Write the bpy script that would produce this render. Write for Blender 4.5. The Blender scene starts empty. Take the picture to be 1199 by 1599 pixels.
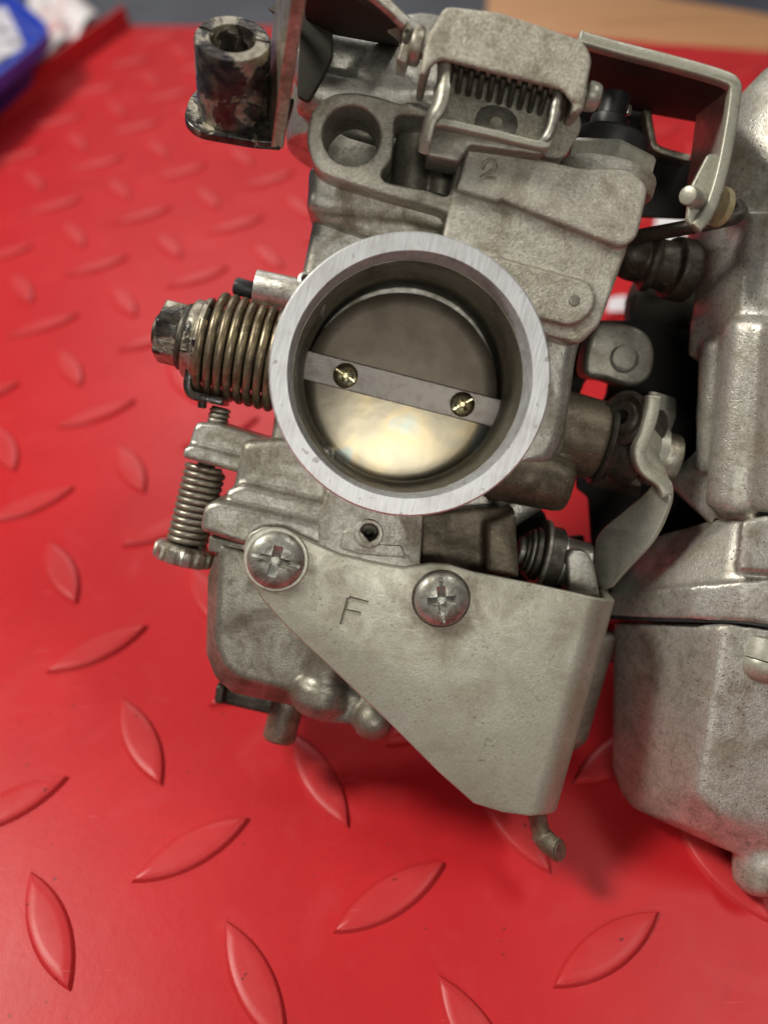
import bpy, bmesh, math, random
import numpy as np
from mathutils import Vector, Matrix
from mathutils.geometry import tessellate_polygon
random.seed(7)
S = bpy.context.scene
COL = S.collection
PI = math.pi

# ------------------------------------------------------------------ camera
# one unit is one centimetre; z = 0 is the floor of the red tray
S.unit_settings.system = 'METRIC'; S.unit_settings.scale_length = 0.01
PITCH = 3.5                                   # spacing of the tray's raised lozenges
FPX = 1387.9                                  # focal length in pixels of the 1199 x 1599 photograph
CAMP = Vector((1.97412, -3.50263, 6.01674)) * PITCH
CW = Matrix(((0.99979, 0.01451, 0.01478), (0.0, 0.7135, -0.70065), (-0.02071, 0.7005, 0.71335)))
camd = bpy.data.cameras.new('camera'); cam = bpy.data.objects.new('camera', camd); COL.objects.link(cam)
cam.matrix_world = Matrix.Translation(CAMP) @ CW.to_4x4()
camd.sensor_fit = 'VERTICAL'; camd.sensor_height = 36; camd.lens = 36 * FPX / 1599
camd.clip_start = 0.5; camd.clip_end = 2000
camd.dof.use_dof = True; camd.dof.focus_distance = 18.6; camd.dof.aperture_fstop = 0.08
S.camera = cam
S.render.resolution_x = 767; S.render.resolution_y = 1024
S.view_settings.view_transform = 'Standard'; S.view_settings.look = 'None'
S.view_settings.exposure = 0.0; S.view_settings.gamma = 1

# ------------------------------------------------------------------ room light
W = bpy.data.worlds.new('World'); S.world = W; W.use_nodes = True
bg = W.node_tree.nodes['Background']; bg.inputs[0].default_value = (0.95, 0.93, 0.90, 1); bg.inputs[1].default_value = 0.085

def lamp(name, loc, target, size, power, color, sy=None):
    l = bpy.data.lights.new(name, 'AREA'); l.energy = power; l.color = color
    l.shape = 'RECTANGLE'; l.size = size; l.size_y = sy or size
    o = bpy.data.objects.new(name, l); COL.objects.link(o); o.location = loc
    o.rotation_euler = (Vector(target) - Vector(loc)).to_track_quat('-Z', 'Y').to_euler()
    return o
lamp('ceiling_lamp_left', (-72, 12, 112), (8, 5, 6), 26, 165000, (1.0, 0.965, 0.87))
lamp('ceiling_lamp_right', (70, 10, 130), (8, 5, 6), 46, 42000, (1.0, 0.975, 0.90), 16)  # added weak fill, no lamp known on this side
lamp('ceiling_lamp_behind', (14, -118, 92), (8, 5, 8), 50, 46000, (1.0, 0.975, 0.89), 20)
lamp('ceiling_lamp_far', (-20, 170, 120), (0, 30, 0), 90, 80000, (1.0, 0.97, 0.93), 40)

# ------------------------------------------------------------------ frames
N = Vector((0.023, -0.11, 1.0)).normalized()                  # axis of the intake mouth, in camera axes
a14 = math.radians(14)
X = Vector((math.cos(a14), -math.sin(a14), 0)); X = (X - N * X.dot(N)).normalized(); Y = N.cross(X)
D0 = 17.35
O = Vector(((641 - 600) / FPX, -(588 - 800) / FPX, -1)) * D0    # centre of the intake mouth
RC = Matrix((X, Y, N)).transposed()
CARB = Matrix.Translation(CAMP) @ CW.to_4x4() @ Matrix.Translation(O) @ RC.to_4x4()
RCI = RC.transposed()
def C(u, v, z=0.0):
    """point of the carburettor's own frame (x along the throttle shaft, y up, z out of the mouth)"""
    d = RCI @ Vector(((u - 600) / FPX, -(v - 800) / FPX, -1)); c = RCI @ (-O)
    s = (z - c.z) / d.z
    return c + d * s
def T(u, v, h=0.0):
    d = CW @ Vector(((u - 600) / FPX, -(v - 800) / FPX, -1)); s = (h - CAMP.z) / d.z
    return CAMP + d * s
def C2(u, v, z=0.0): p = C(u, v, z); return (p.x, p.y)

# ------------------------------------------------------------------ materials
def nmat(name):
    m = bpy.data.materials.new(name); m.use_nodes = True
    nt = m.node_tree; b = nt.nodes['Principled BSDF']
    return m, nt, b
def N_(nt, t, **kw):
    n = nt.nodes.new(t)
    for k, v in kw.items():
        if k.startswith('i_'): n.inputs[k[2:]].default_value = v
        else: setattr(n, k, v)
    return n
def coords(nt): return nt.nodes.new('ShaderNodeTexCoord').outputs['Object']
def noise(nt, vec, scale, detail=4, rough=0.55, dist=0.0):
    n = nt.nodes.new('ShaderNodeTexNoise'); n.inputs['Scale'].default_value = scale
    n.inputs['Detail'].default_value = detail; n.inputs['Roughness'].default_value = rough; n.inputs['Distortion'].default_value = dist
    nt.links.new(vec, n.inputs['Vector']); return n.outputs['Fac']
def ramp(nt, fac, a, b, ca=(0, 0, 0, 1), cb=(1, 1, 1, 1)):
    r = nt.nodes.new('ShaderNodeValToRGB'); r.color_ramp.elements[0].position = a; r.color_ramp.elements[1].position = b
    r.color_ramp.elements[0].color = ca; r.color_ramp.elements[1].color = cb
    nt.links.new(fac, r.inputs[0]); return r.outputs[0]
def mix(nt, fac, a, b, mode='MIX'):
    m = nt.nodes.new('ShaderNodeMix'); m.data_type = 'RGBA'; m.blend_type = mode
    if isinstance(fac, (int, float)): m.inputs[0].default_value = fac
    else: nt.links.new(fac, m.inputs[0])
    for i, x in ((6, a), (7, b)):
        if isinstance(x, tuple): m.inputs[i].default_value = x if len(x) == 4 else x + (1,)
        else: nt.links.new(x, m.inputs[i])
    return m.outputs[2]
def math_(nt, op, a, b=0.0):
    m = nt.nodes.new('ShaderNodeMath'); m.operation = op
    for i, x in ((0, a), (1, b)):
        if isinstance(x, (int, float)): m.inputs[i].default_value = x
        else: nt.links.new(x, m.inputs[i])
    return m.outputs[0]
def mrange(nt, f, a, b):
    m = nt.nodes.new('ShaderNodeMapRange'); m.inputs['To Min'].default_value = a; m.inputs['To Max'].default_value = b
    nt.links.new(f, m.inputs[0]); return m.outputs[0]

def cast(name, base, grime, rough=0.45, metal=0.75, gr=(0.45, 0.65), gscale=1.1, speck=0.5, grain=0.4, midf=0.45, freck=0.25, pits=0.0, wear=0.5, bump=0.35):
    """grey alloy casting: blotchy brown grime, fine sandy grain, pale mineral specks, worn bright edges"""
    m, nt, b = nmat(name); v = coords(nt)
    g = ramp(nt, noise(nt, v, gscale, 6, 0.62, 0.6), gr[0], gr[1])
    col = mix(nt, g, base, grime)
    fine = noise(nt, v, 16, 5, 0.7)
    col = mix(nt, grain, col, ramp(nt, fine, 0.32, 0.68, (0.22, 0.21, 0.19, 1), (1.35, 1.35, 1.35, 1)), 'MULTIPLY')
    mid = noise(nt, v, 5, 5, 0.65, 0.4)
    col = mix(nt, math_(nt, 'MULTIPLY', ramp(nt, mid, 0.50, 0.68), midf), col, tuple(c * 0.45 for c in grime))
    fk = math_(nt, 'MULTIPLY', ramp(nt, noise(nt, v, 13, 2, 0.5), 0.62, 0.68), ramp(nt, noise(nt, v, 1.3, 3), 0.42, 0.62))
    col = mix(nt, math_(nt, 'MULTIPLY', fk, freck), col, (0.10, 0.075, 0.045))
    big = noise(nt, v, 0.55, 3, 0.5, 0.4)
    col = mix(nt, 0.5, col, ramp(nt, big, 0.35, 0.65, (0.72, 0.70, 0.64, 1), (1, 1, 1, 1)), 'MULTIPLY')
    sp = ramp(nt, noise(nt, v, 9, 2, 0.5, 0.3), 0.69, 0.74)
    col = mix(nt, math_(nt, 'MULTIPLY', sp, speck), col, (0.55, 0.50, 0.36))
    if wear:
        geo = nt.nodes.new('ShaderNodeNewGeometry')
        w = ramp(nt, geo.outputs['Pointiness'], 0.515, 0.58)
        w = math_(nt, 'MULTIPLY', w, math_(nt, 'MULTIPLY', ramp(nt, noise(nt, v, 4, 4), 0.35, 0.6), wear))
        col = mix(nt, w, col, (0.72, 0.70, 0.66))
    h = math_(nt, 'ADD', noise(nt, v, 22, 4, 0.7), math_(nt, 'MULTIPLY', mid, 0.6))
    if pits:
        vo = nt.nodes.new('ShaderNodeTexVoronoi'); vo.inputs['Scale'].default_value = 9
        nt.links.new(v, vo.inputs['Vector'])
        pt = ramp(nt, vo.outputs['Distance'], 0.10, 0.20, (1, 1, 1, 1), (0, 0, 0, 1))
        pt = math_(nt, 'MULTIPLY', pt, ramp(nt, noise(nt, v, 1.6, 4), 0.42, 0.55))
        col = mix(nt, math_(nt, 'MULTIPLY', pt, pits), col, (0.06, 0.05, 0.045))
        h = math_(nt, 'SUBTRACT', h, math_(nt, 'MULTIPLY', pt, 1.2))
    nt.links.new(col, b.inputs['Base Color'])
    b.inputs['Metallic'].default_value = metal
    nt.links.new(mrange(nt, math_(nt, 'ADD', math_(nt, 'MULTIPLY', g, 0.6), math_(nt, 'MULTIPLY', mid, 0.4)), rough - 0.08, rough + 0.22), b.inputs['Roughness'])
    bp = nt.nodes.new('ShaderNodeBump'); bp.inputs['Strength'].default_value = bump; bp.inputs['Distance'].default_value = 0.03
    nt.links.new(h, bp.inputs['Height']); nt.links.new(bp.outputs[0], b.inputs['Normal'])
    return m

M = {}
M['cast'] = cast('cast_alloy', (0.52, 0.505, 0.46), (0.29, 0.262, 0.205), 0.34, 0.72)
M['cast_fine'] = cast('cast_alloy_bright', (0.62, 0.60, 0.55), (0.36, 0.32, 0.255), 0.38, 0.65, gr=(0.46, 0.68), pits=0.85, speck=0.25)
M['cast_cover'] = cast('cast_alloy_sandy', (0.62, 0.595, 0.52), (0.40, 0.36, 0.285), 0.36, 0.65, speck=0.9, grain=0.42, midf=0.3, bump=0.8)
M['housing'] = cast('blasted_zinc', (0.56, 0.53, 0.44), (0.38, 0.35, 0.27), 0.42, 0.4, gscale=2.4, speck=0.5, grain=0.55, bump=0.8)
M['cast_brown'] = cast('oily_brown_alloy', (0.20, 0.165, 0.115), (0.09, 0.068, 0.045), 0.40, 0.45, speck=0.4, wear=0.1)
M['bowl'] = cast('bowl_alloy', (0.31, 0.295, 0.25), (0.18, 0.16, 0.125), 0.38, 0.65, gscale=0.9, speck=0.2, grain=0.3, wear=0.25, bump=0.25)
M['bracket'] = cast('zinc_plated_steel', (0.47, 0.465, 0.395), (0.36, 0.345, 0.27), 0.36, 0.45, midf=0.12, freck=0.45, speck=0.12, grain=0.22, wear=0.25, bump=0.14, gr=(0.4, 0.7))
M['steel'] = cast('dull_steel', (0.50, 0.47, 0.39), (0.24, 0.19, 0.12), 0.32, 0.8, gscale=2.2, speck=0.15, wear=0.6)
M['steel_dark'] = cast('oily_dark_steel', (0.085, 0.072, 0.055), (0.035, 0.028, 0.02), 0.38, 0.5, gscale=2.0, speck=0.15, wear=0.06)
M['spring'] = cast('spring_wire', (0.30, 0.245, 0.16), (0.14, 0.11, 0.075), 0.34, 0.7, gscale=2.5, speck=0.1, grain=0.25, wear=0, bump=0.15)
M['spring_grey'] = cast('spring_wire_grey', (0.36, 0.33, 0.27), (0.22, 0.19, 0.15), 0.36, 0.65, gscale=2.5, speck=0.1, grain=0.25, wear=0, bump=0.15)
M['screw'] = cast('zinc_screw', (0.46, 0.46, 0.41), (0.17, 0.155, 0.12), 0.36, 0.7, gscale=3.2, speck=0.0, grain=0.2, wear=0.6, bump=0.15)
M['gold'] = cast('yellow_zinc_screw', (0.62, 0.56, 0.36), (0.40, 0.35, 0.22), 0.22, 1.0, gscale=5, speck=0, grain=0.15, wear=0.4, bump=0.1)

def simple(name, col, rough, metal=0.0, var=0.25, scale=6, bump=0.1):
    m, nt, b = nmat(name); v = coords(nt)
    n = noise(nt, v, scale, 5, 0.6)
    c = mix(nt, ramp(nt, n, 0.3, 0.7), tuple(x * (1 - var) for x in col), tuple(min(1, x * (1 + var)) for x in col))
    nt.links.new(c, b.inputs['Base Color']); b.inputs['Metallic'].default_value = metal
    nt.links.new(mrange(nt, n, rough - 0.07, rough + 0.1), b.inputs['Roughness'])
    bp = nt.nodes.new('ShaderNodeBump'); bp.inputs['Strength'].default_value = bump; bp.inputs['Distance'].default_value = 0.02
    nt.links.new(noise(nt, v, 30, 3), bp.inputs['Height']); nt.links.new(bp.outputs[0], b.inputs['Normal'])
    return m
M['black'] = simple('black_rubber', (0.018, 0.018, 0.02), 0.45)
M['soot'] = simple('soot_black', (0.010, 0.009, 0.008), 0.85)  # near-black for gaps: deep shade and rubber parts in one colour
M['soot_brown'] = simple('sooty_underside', (0.028, 0.023, 0.017), 0.8)  # shade of undersides and hidden faces put into the colour, with dirt

def chipped(name, th=0.54):   # black paint flaked off bare steel
    m, nt, b = nmat(name); v = coords(nt)
    geo = nt.nodes.new('ShaderNodeNewGeometry')
    f = math_(nt, 'MAXIMUM', ramp(nt, noise(nt, v, 1.25, 6, 0.6, 0.6), th, th + 0.05), math_(nt, 'MULTIPLY', ramp(nt, geo.outputs['Pointiness'], 0.60, 0.68), ramp(nt, noise(nt, v, 3, 4), 0.30, 0.45)))
    steel = mix(nt, ramp(nt, noise(nt, v, 6, 4), 0.3, 0.7), (0.24, 0.20, 0.14), (0.50, 0.47, 0.39))
    nt.links.new(mix(nt, f, mix(nt, ramp(nt, noise(nt, v, 5, 5), 0.4, 0.7), (0.014, 0.012, 0.013), (0.07, 0.058, 0.045)), steel), b.inputs['Base Color'])
    nt.links.new(mix(nt, f, (0, 0, 0), (0.85, 0.85, 0.85)), b.inputs['Metallic'])
    nt.links.new(mrange(nt, f, 0.22, 0.42), b.inputs['Roughness'])
    bp = nt.nodes.new('ShaderNodeBump'); bp.inputs['Strength'].default_value = 0.5; bp.inputs['Distance'].default_value = 0.03; bp.invert = True
    nt.links.new(math_(nt, 'ADD', f, math_(nt, 'MULTIPLY', noise(nt, v, 14, 3), 0.4)), bp.inputs['Height']); nt.links.new(bp.outputs[0], b.inputs['Normal'])
    return m
M['chipped'] = chipped('flaking_black_paint', 0.53)
M['worn'] = chipped('paint_worn_to_steel', 0.43)

def machined(name):
    m, nt, b = nmat(name); v = coords(nt)
    # face-milled alloy: fine marks running across the ring
    mp = nt.nodes.new('ShaderNodeMapping'); mp.inputs['Rotation'].default_value = (0, 0, 0.9); mp.inputs['Scale'].default_value = (7, 0.7, 1)
    nt.links.new(v, mp.inputs[0])
    n1 = noise(nt, mp.outputs[0], 2.2, 4, 0.6, 0.2); n2 = noise(nt, v, 1.2, 5, 0.6)
    c = mix(nt, ramp(nt, n1, 0.3, 0.7), (0.49, 0.495, 0.51), (0.72, 0.725, 0.74))
    c = mix(nt, math_(nt, 'MULTIPLY', ramp(nt, n2, 0.48, 0.70), 0.5), c, (0.38, 0.355, 0.33))
    d = ramp(nt, noise(nt, v, 3.3, 3, 0.5), 0.66, 0.69)
    c = mix(nt, math_(nt, 'MULTIPLY', d, 0.6), c, (0.22, 0.19, 0.17))
    nt.links.new(c, b.inputs['Base Color']); b.inputs['Metallic'].default_value = 0.55
    nt.links.new(mrange(nt, n1, 0.36, 0.5), b.inputs['Roughness'])
    bp = nt.nodes.new('ShaderNodeBump'); bp.inputs['Strength'].default_value = 0.3; bp.inputs['Distance'].default_value = 0.02
    nt.links.new(n1, bp.inputs['Height']); nt.links.new(bp.outputs[0], b.inputs['Normal'])
    return m
M['ringface'] = machined('machined_alloy')
M['bore'] = cast('sooty_bore', (0.26, 0.235, 0.185), (0.16, 0.14, 0.105), 0.40, 0.7, gscale=0.8, speck=0, grain=0.15, wear=0, bump=0.08)

def plate_mat():
    m, nt, b = nmat('oily_brass_butterfly'); v = coords(nt)
    n = noise(nt, v, 0.65, 2, 0.45, 0.5)
    r = nt.nodes.new('ShaderNodeValToRGB'); e = r.color_ramp.elements
    e[0].position = 0.3; e[0].color = (0.24, 0.21, 0.16, 1); e[1].position = 0.75; e[1].color = (0.33, 0.32, 0.28, 1)
    for p, c in ((0.46, (0.34, 0.30, 0.22, 1)), (0.54, (0.44, 0.36, 0.23, 1)), (0.62, (0.36, 0.41, 0.38, 1))):
        x = e.new(p); x.color = c
    nt.links.new(n, r.inputs[0])
    sx = nt.nodes.new('ShaderNodeSeparateXYZ'); nt.links.new(v, sx.inputs[0])
    up = ramp(nt, sx.outputs[1], 0.02, 0.10)                     # upper half darker: reflection of the bore painted in
    c = mix(nt, up, r.outputs[0], mix(nt, ramp(nt, noise(nt, v, 1.4, 5), 0.35, 0.7), (0.20, 0.168, 0.13), (0.30, 0.255, 0.205)))
    nt.links.new(c, b.inputs['Base Color']); b.inputs['Metallic'].default_value = 0.9
    nt.links.new(math_(nt, 'ADD', mrange(nt, n, 0.25, 0.38), math_(nt, 'MULTIPLY', up, 0.18)), b.inputs['Roughness'])
    bp = nt.nodes.new('ShaderNodeBump'); bp.inputs['Strength'].default_value = 0.12; bp.inputs['Distance'].default_value = 0.06
    nt.links.new(noise(nt, v, 1.3, 3), bp.inputs['Height']); nt.links.new(bp.outputs[0], b.inputs['Normal'])
    return m
M['plate'] = plate_mat()
def bar_mat():
    m, nt, b = nmat('scuffed_shaft_flat'); v = coords(nt)
    w = nt.nodes.new('ShaderNodeTexWave'); w.wave_type = 'RINGS'; w.rings_direction = 'Z'; w.inputs['Scale'].default_value = 7
    w.inputs['Distortion'].default_value = 1.5; w.inputs['Detail'].default_value = 3
    mp = nt.nodes.new('ShaderNodeMapping'); mp.inputs['Location'].default_value = (0.9, 2.6, 0)
    nt.links.new(v, mp.inputs[0]); nt.links.new(mp.outputs[0], w.inputs[0])
    c = mix(nt, w.outputs[1], (0.31, 0.275, 0.25), (0.42, 0.385, 0.355))
    c = mix(nt, math_(nt, 'MULTIPLY', ramp(nt, noise(nt, v, 5, 4), 0.5, 0.7), 0.5), c, (0.2, 0.165, 0.14))
    nt.links.new(c, b.inputs['Base Color']); b.inputs['Metallic'].default_value = 0.8; b.inputs['Roughness'].default_value = 0.42
    bp = nt.nodes.new('ShaderNodeBump'); bp.inputs['Strength'].default_value = 0.25; bp.inputs['Distance'].default_value = 0.015
    nt.links.new(w.outputs[1], bp.inputs['Height']); nt.links.new(bp.outputs[0], b.inputs['Normal'])
    return m
M['bar'] = bar_mat()

def red_mat(name='red_ribbed_plastic', worn=0.0):
    m, nt, b = nmat(name); v = nt.nodes.new('ShaderNodeNewGeometry').outputs['Position']
    n = noise(nt, v, 0.25, 4, 0.5)
    c = mix(nt, ramp(nt, n, 0.3, 0.7), (0.47, 0.013, 0.018), (0.53, 0.018, 0.023))
    sm = ramp(nt, noise(nt, v, 0.5, 5, 0.6, 1.0), 0.55, 0.78)
    c = mix(nt, math_(nt, 'MULTIPLY', sm, 0.10), c, (0.62, 0.16, 0.17))        # dusty smears
    gm = ramp(nt, noise(nt, v, 0.35, 6, 0.75, 1.5), 0.56, 0.72)
    c = mix(nt, math_(nt, 'MULTIPLY', gm, 0.22), c, (0.25, 0.012, 0.014))   # greasy patches
    scr = None
    for rot, sc, th in ((0.5, (0.35, 6, 1), 0.735), (-0.9, (0.3, 7, 1), 0.74), (1.4, (0.5, 8, 1), 0.75)):
        mp = nt.nodes.new('ShaderNodeMapping'); mp.inputs['Rotation'].default_value = (0, 0, rot); mp.inputs['Scale'].default_value = sc
        nt.links.new(v, mp.inputs[0])
        s = ramp(nt, noise(nt, mp.outputs[0], 1.3, 2, 0.5, 0.4), th, th + 0.05)
        scr = s if scr is None else math_(nt, 'MAXIMUM', scr, s)
    c = mix(nt, math_(nt, 'MULTIPLY', scr, 0.14), c, (0.85, 0.42, 0.42))
    if worn: c = mix(nt, mrange(nt, noise(nt, v, 1.6, 5, 0.65), worn * 0.5, worn * 1.5), c, (0.66, 0.20, 0.19))
    sp = ramp(nt, noise(nt, v, 4.0, 2, 0.5), 0.72, 0.74)
    c = mix(nt, math_(nt, 'MULTIPLY', sp, 0.7), c, (0.10, 0.02, 0.02))
    nt.links.new(c, b.inputs['Base Color'])
    b.inputs['Specular IOR Level'].default_value = 0.24
    nt.links.new(mrange(nt, noise(nt, v, 0.8, 6, 0.7), 0.30, 0.46), b.inputs['Roughness'])
    bp = nt.nodes.new('ShaderNodeBump'); bp.inputs['Strength'].default_value = 0.25; bp.inputs['Distance'].default_value = 0.02
    nt.links.new(math_(nt, 'ADD', noise(nt, v, 3, 5, 0.6), math_(nt, 'MULTIPLY', scr, -0.5)), bp.inputs['Height']); nt.links.new(bp.outputs[0], b.inputs['Normal'])
    return m
M['red'] = red_mat(); M['tread'] = red_mat('worn_red_tread', 0.09)

# ------------------------------------------------------------------ mesh helpers
def link(name, me, mat, parent=None, smooth=True, angle=40):
    o = bpy.data.objects.new(name, me); COL.objects.link(o)
    if mat is not None:
        me.materials.clear(); me.materials.append(mat)
    if smooth:
        bm = bmesh.new(); bm.from_mesh(me)
        for f in bm.faces: f.smooth = True
        if angle < 180:
            for e in bm.edges:
                if len(e.link_faces) == 2 and e.calc_face_angle(0) > math.radians(angle): e.smooth = False
        bm.to_mesh(me); bm.free()
    if parent is not None: o.parent = parent
    return o
def obj(name, bm, mat, parent=None, smooth=True, angle=40):
    bmesh.ops.recalc_face_normals(bm, faces=bm.faces[:])
    me = bpy.data.meshes.new(name); bm.to_mesh(me); bm.free()
    return link(name, me, mat, parent, smooth, angle)
def evalmesh(o):
    dg = bpy.context.evaluated_depsgraph_get(); dg.update()
    me = bpy.data.meshes.new_from_object(o.evaluated_get(dg)); return me
def merge(bm, other):
    me = bpy.data.meshes.new('tmp'); other.to_mesh(me); bm.from_mesh(me); bpy.data.meshes.remove(me); other.free()
    return bm

def catmull(pts, n=6, closed=True):
    out = []; L = len(pts); P_ = [Vector(p) for p in pts]
    rng = range(L) if closed else range(L - 1)
    for i in rng:
        p0, p1, p2, p3 = (P_[(i - 1) % L], P_[i], P_[(i + 1) % L], P_[(i + 2) % L]) if closed else (P_[max(i - 1, 0)], P_[i], P_[i + 1], P_[min(i + 2, L - 1)])
        for k in range(n):
            t = k / n
            out.append(0.5 * ((2 * p1) + (p2 - p0) * t + (2 * p0 - 5 * p1 + 4 * p2 - p3) * t * t + (3 * p1 - p0 - 3 * p2 + p3) * t ** 3))
    if not closed: out.append(P_[-1])
    return out
def rnd(pts, r, n=5):
    """round the corners of a closed outline; r is one radius or one per corner"""
    out = []; L = len(pts)
    for i in range(L):
        p = Vector(pts[i][:2]); a = Vector(pts[i - 1][:2]); b = Vector(pts[(i + 1) % L][:2])
        rr = pts[i][2] if len(pts[i]) > 2 else r
        da = (a - p); db = (b - p); d = min(rr, da.length * 0.48, db.length * 0.48)
        pa = p + da.normalized() * d; pb = p + db.normalized() * d
        for k in range(n + 1):
            t = k / n; out.append(pa * (1 - t) ** 2 + p * 2 * t * (1 - t) + pb * t * t)
    return out
def circ(c, r, n=48, a0=0.0): return [Vector((c[0] + r * math.cos(a0 + 2 * PI * i / n), c[1] + r * math.sin(a0 + 2 * PI * i / n))) for i in range(n)]
def px(pts, z): return [Vector(C2(p[0], p[1], z)) for p in pts]

def plate(outline, z0, z1, bevel=0.04, holes=(), res=2, mat4=None):
    """solid slab between z0 (front) and z1 (back) with rounded edges; returns a bmesh"""
    cu = bpy.data.curves.new('tmp', 'CURVE'); cu.dimensions = '2D'; cu.fill_mode = 'BOTH'
    for pl in [outline] + list(holes):
        sp = cu.splines.new('POLY'); sp.points.add(len(pl) - 1)
        for q, p in zip(sp.points, pl): q.co = (p[0], p[1], 0, 1)
        sp.use_cyclic_u = True
    t = abs(z0 - z1); bevel = min(bevel, t * 0.49)
    cu.extrude = t / 2 - bevel; cu.bevel_depth = bevel; cu.bevel_resolution = res; cu.offset = -bevel
    o = bpy.data.objects.new('tmp', cu); COL.objects.link(o)
    me = evalmesh(o); bpy.data.objects.remove(o); bpy.data.curves.remove(cu)
    bm = bmesh.new(); bm.from_mesh(me); bpy.data.meshes.remove(me)
    bmesh.ops.remove_doubles(bm, verts=bm.verts[:], dist=0.0008)
    for v in bm.verts: v.co.z += (z0 + z1) / 2
    if mat4 is not None: bm.transform(mat4)
    return bm
def frame(p, axis, up=None):
    z = Vector(axis).normalized(); u = Vector(up) if up is not None else (Vector((0, 0, 1)) if abs(z.z) < 0.9 else Vector((0, 1, 0)))
    x = u.cross(z).normalized(); y = z.cross(x)
    return Matrix.Translation(Vector(p)) @ Matrix((x, y, z)).transposed().to_4x4()
def lathe(p, axis, prof, seg=48, up=None, closed_prof=False, radial=None):
    """prof: list of (radius, height along axis); radial(angle, r) may change the radius"""
    bm = bmesh.new(); m = frame(p, axis, up); rings = []
    for (r, h) in prof:
        if r < 1e-5: rings.append([bm.verts.new(m @ Vector((0, 0, h)))])
        else:
            ring = []
            for i in range(seg):
                a = 2 * PI * i / seg; rr = radial(a, r) if radial else r
                ring.append(bm.verts.new(m @ Vector((rr * math.cos(a), rr * math.sin(a), h))))
            rings.append(ring)
    pairs = list(zip(rings, rings[1:])) + ([(rings[-1], rings[0])] if closed_prof else [])
    for A, B in pairs:
        if len(A) == 1 and len(B) == 1: continue
        for i in range(seg):
            j = (i + 1) % seg
            if len(A) == 1: bm.faces.new((A[0], B[i], B[j]))
            elif len(B) == 1: bm.faces.new((A[i], A[j], B[0]))
            else: bm.faces.new((A[i], A[j], B[j], B[i]))
    if not closed_prof:
        for R_ in (rings[0], rings[-1]):
            if len(R_) > 1: bm.faces.new(R_)
    return bm
def cyl(p0, p1, r0, r1=None, b=0.03, seg=40):
    r1 = r0 if r1 is None else r1; p0, p1 = Vector(p0), Vector(p1); L = (p1 - p0).length
    b = min(b, r0 * 0.4, r1 * 0.4, L * 0.3)
    return lathe(p0, p1 - p0, [(r0 - b, 0), (r0 - b * .3, b * .3), (r0, b), (r1, L - b), (r1 - b * .3, L - b * .3), (r1 - b, L)], seg)
def hexa(p0, p1, r, b=0.05, n=6, a0=0.0):
    p0, p1 = Vector(p0), Vector(p1); L = (p1 - p0).length; m = frame(p0, p1 - p0)
    return plate(rnd([(r * math.cos(a0 + 2 * PI * i / n), r * math.sin(a0 + 2 * PI * i / n)) for i in range(n)], r * 0.08, 2), 0, L, b, mat4=m)
def sweep(path, r, seg=10, closed=False, flat=1.0, cap=True):
    P_ = [Vector(p) for p in path]; n = len(P_); bm = bmesh.new(); rings = []
    rad = r if isinstance(r, (list, tuple)) else [r] * n
    t0 = (P_[1] - P_[0]).normalized(); u = t0.orthogonal().normalized()
    for i in range(n):
        if closed: t = (P_[(i + 1) % n] - P_[i - 1]).normalized()
        else: t = (P_[min(i + 1, n - 1)] - P_[max(i - 1, 0)]).normalized()
        u = (u - t * u.dot(t)).normalized(); w = t.cross(u)
        rings.append([bm.verts.new(P_[i] + (u * math.cos(2 * PI * k / seg) + w * math.sin(2 * PI * k / seg) * flat) * rad[i]) for k in range(seg)])
    for i in range(n - 1 + (1 if closed else 0)):
        A, B = rings[i], rings[(i + 1) % n]
        for k in range(seg): bm.faces.new((A[k], A[(k + 1) % seg], B[(k + 1) % seg], B[k]))
    if cap and not closed: bm.faces.new(rings[0]); bm.faces.new(rings[-1])
    return bm
def helix(p0, p1, r, turns, wire, seg=26, a0=0.0, r1=None, wseg=10, ends=True, jitter=0.0):
    p0, p1 = Vector(p0), Vector(p1); m = frame(p0, p1 - p0); L = (p1 - p0).length; pts = []
    n = int(turns * seg)
    for i in range(n + 1):
        t = i / n; a = a0 + 2 * PI * turns * t
        rr = r + ((r1 if r1 is not None else r) - r) * t
        rr += jitter * math.sin(a * 0.37 + 1) 
        pts.append(m @ Vector((rr * math.cos(a), rr * math.sin(a), L * t)))
    return sweep(pts, wire, wseg)
def hull(pts):
    bm = bmesh.new()
    for p in pts: bm.verts.new(p)
    r = bmesh.ops.convex_hull(bm, input=bm.verts[:])
    bmesh.ops.delete(bm, geom=[g for g in set(r['geom_interior'] + r['geom_unused']) if isinstance(g, bmesh.types.BMVert)], context='VERTS')
    return bm
def hpx(pts): return hull([C(*p) for p in pts])
def box(c, sx, sy, sz, b=0.04, mat4=None):
    bm = plate(rnd([(-sx / 2, -sy / 2), (sx / 2, -sy / 2), (sx / 2, sy / 2), (-sx / 2, sy / 2)], b, 3), sz / 2, -sz / 2, b)
    if mat4 is not None: bm.transform(mat4)
    else: bm.transform(Matrix.Translation(Vector(c)))
    return bm
def blob(c, r, sc=(1, 1, 1), seg=20):
    bm = bmesh.new(); bmesh.ops.create_uvsphere(bm, u_segments=seg, v_segments=seg // 2, radius=r)
    bm.transform(Matrix.Translation(Vector(c)) @ Matrix.Diagonal((*sc, 1))); return bm
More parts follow.
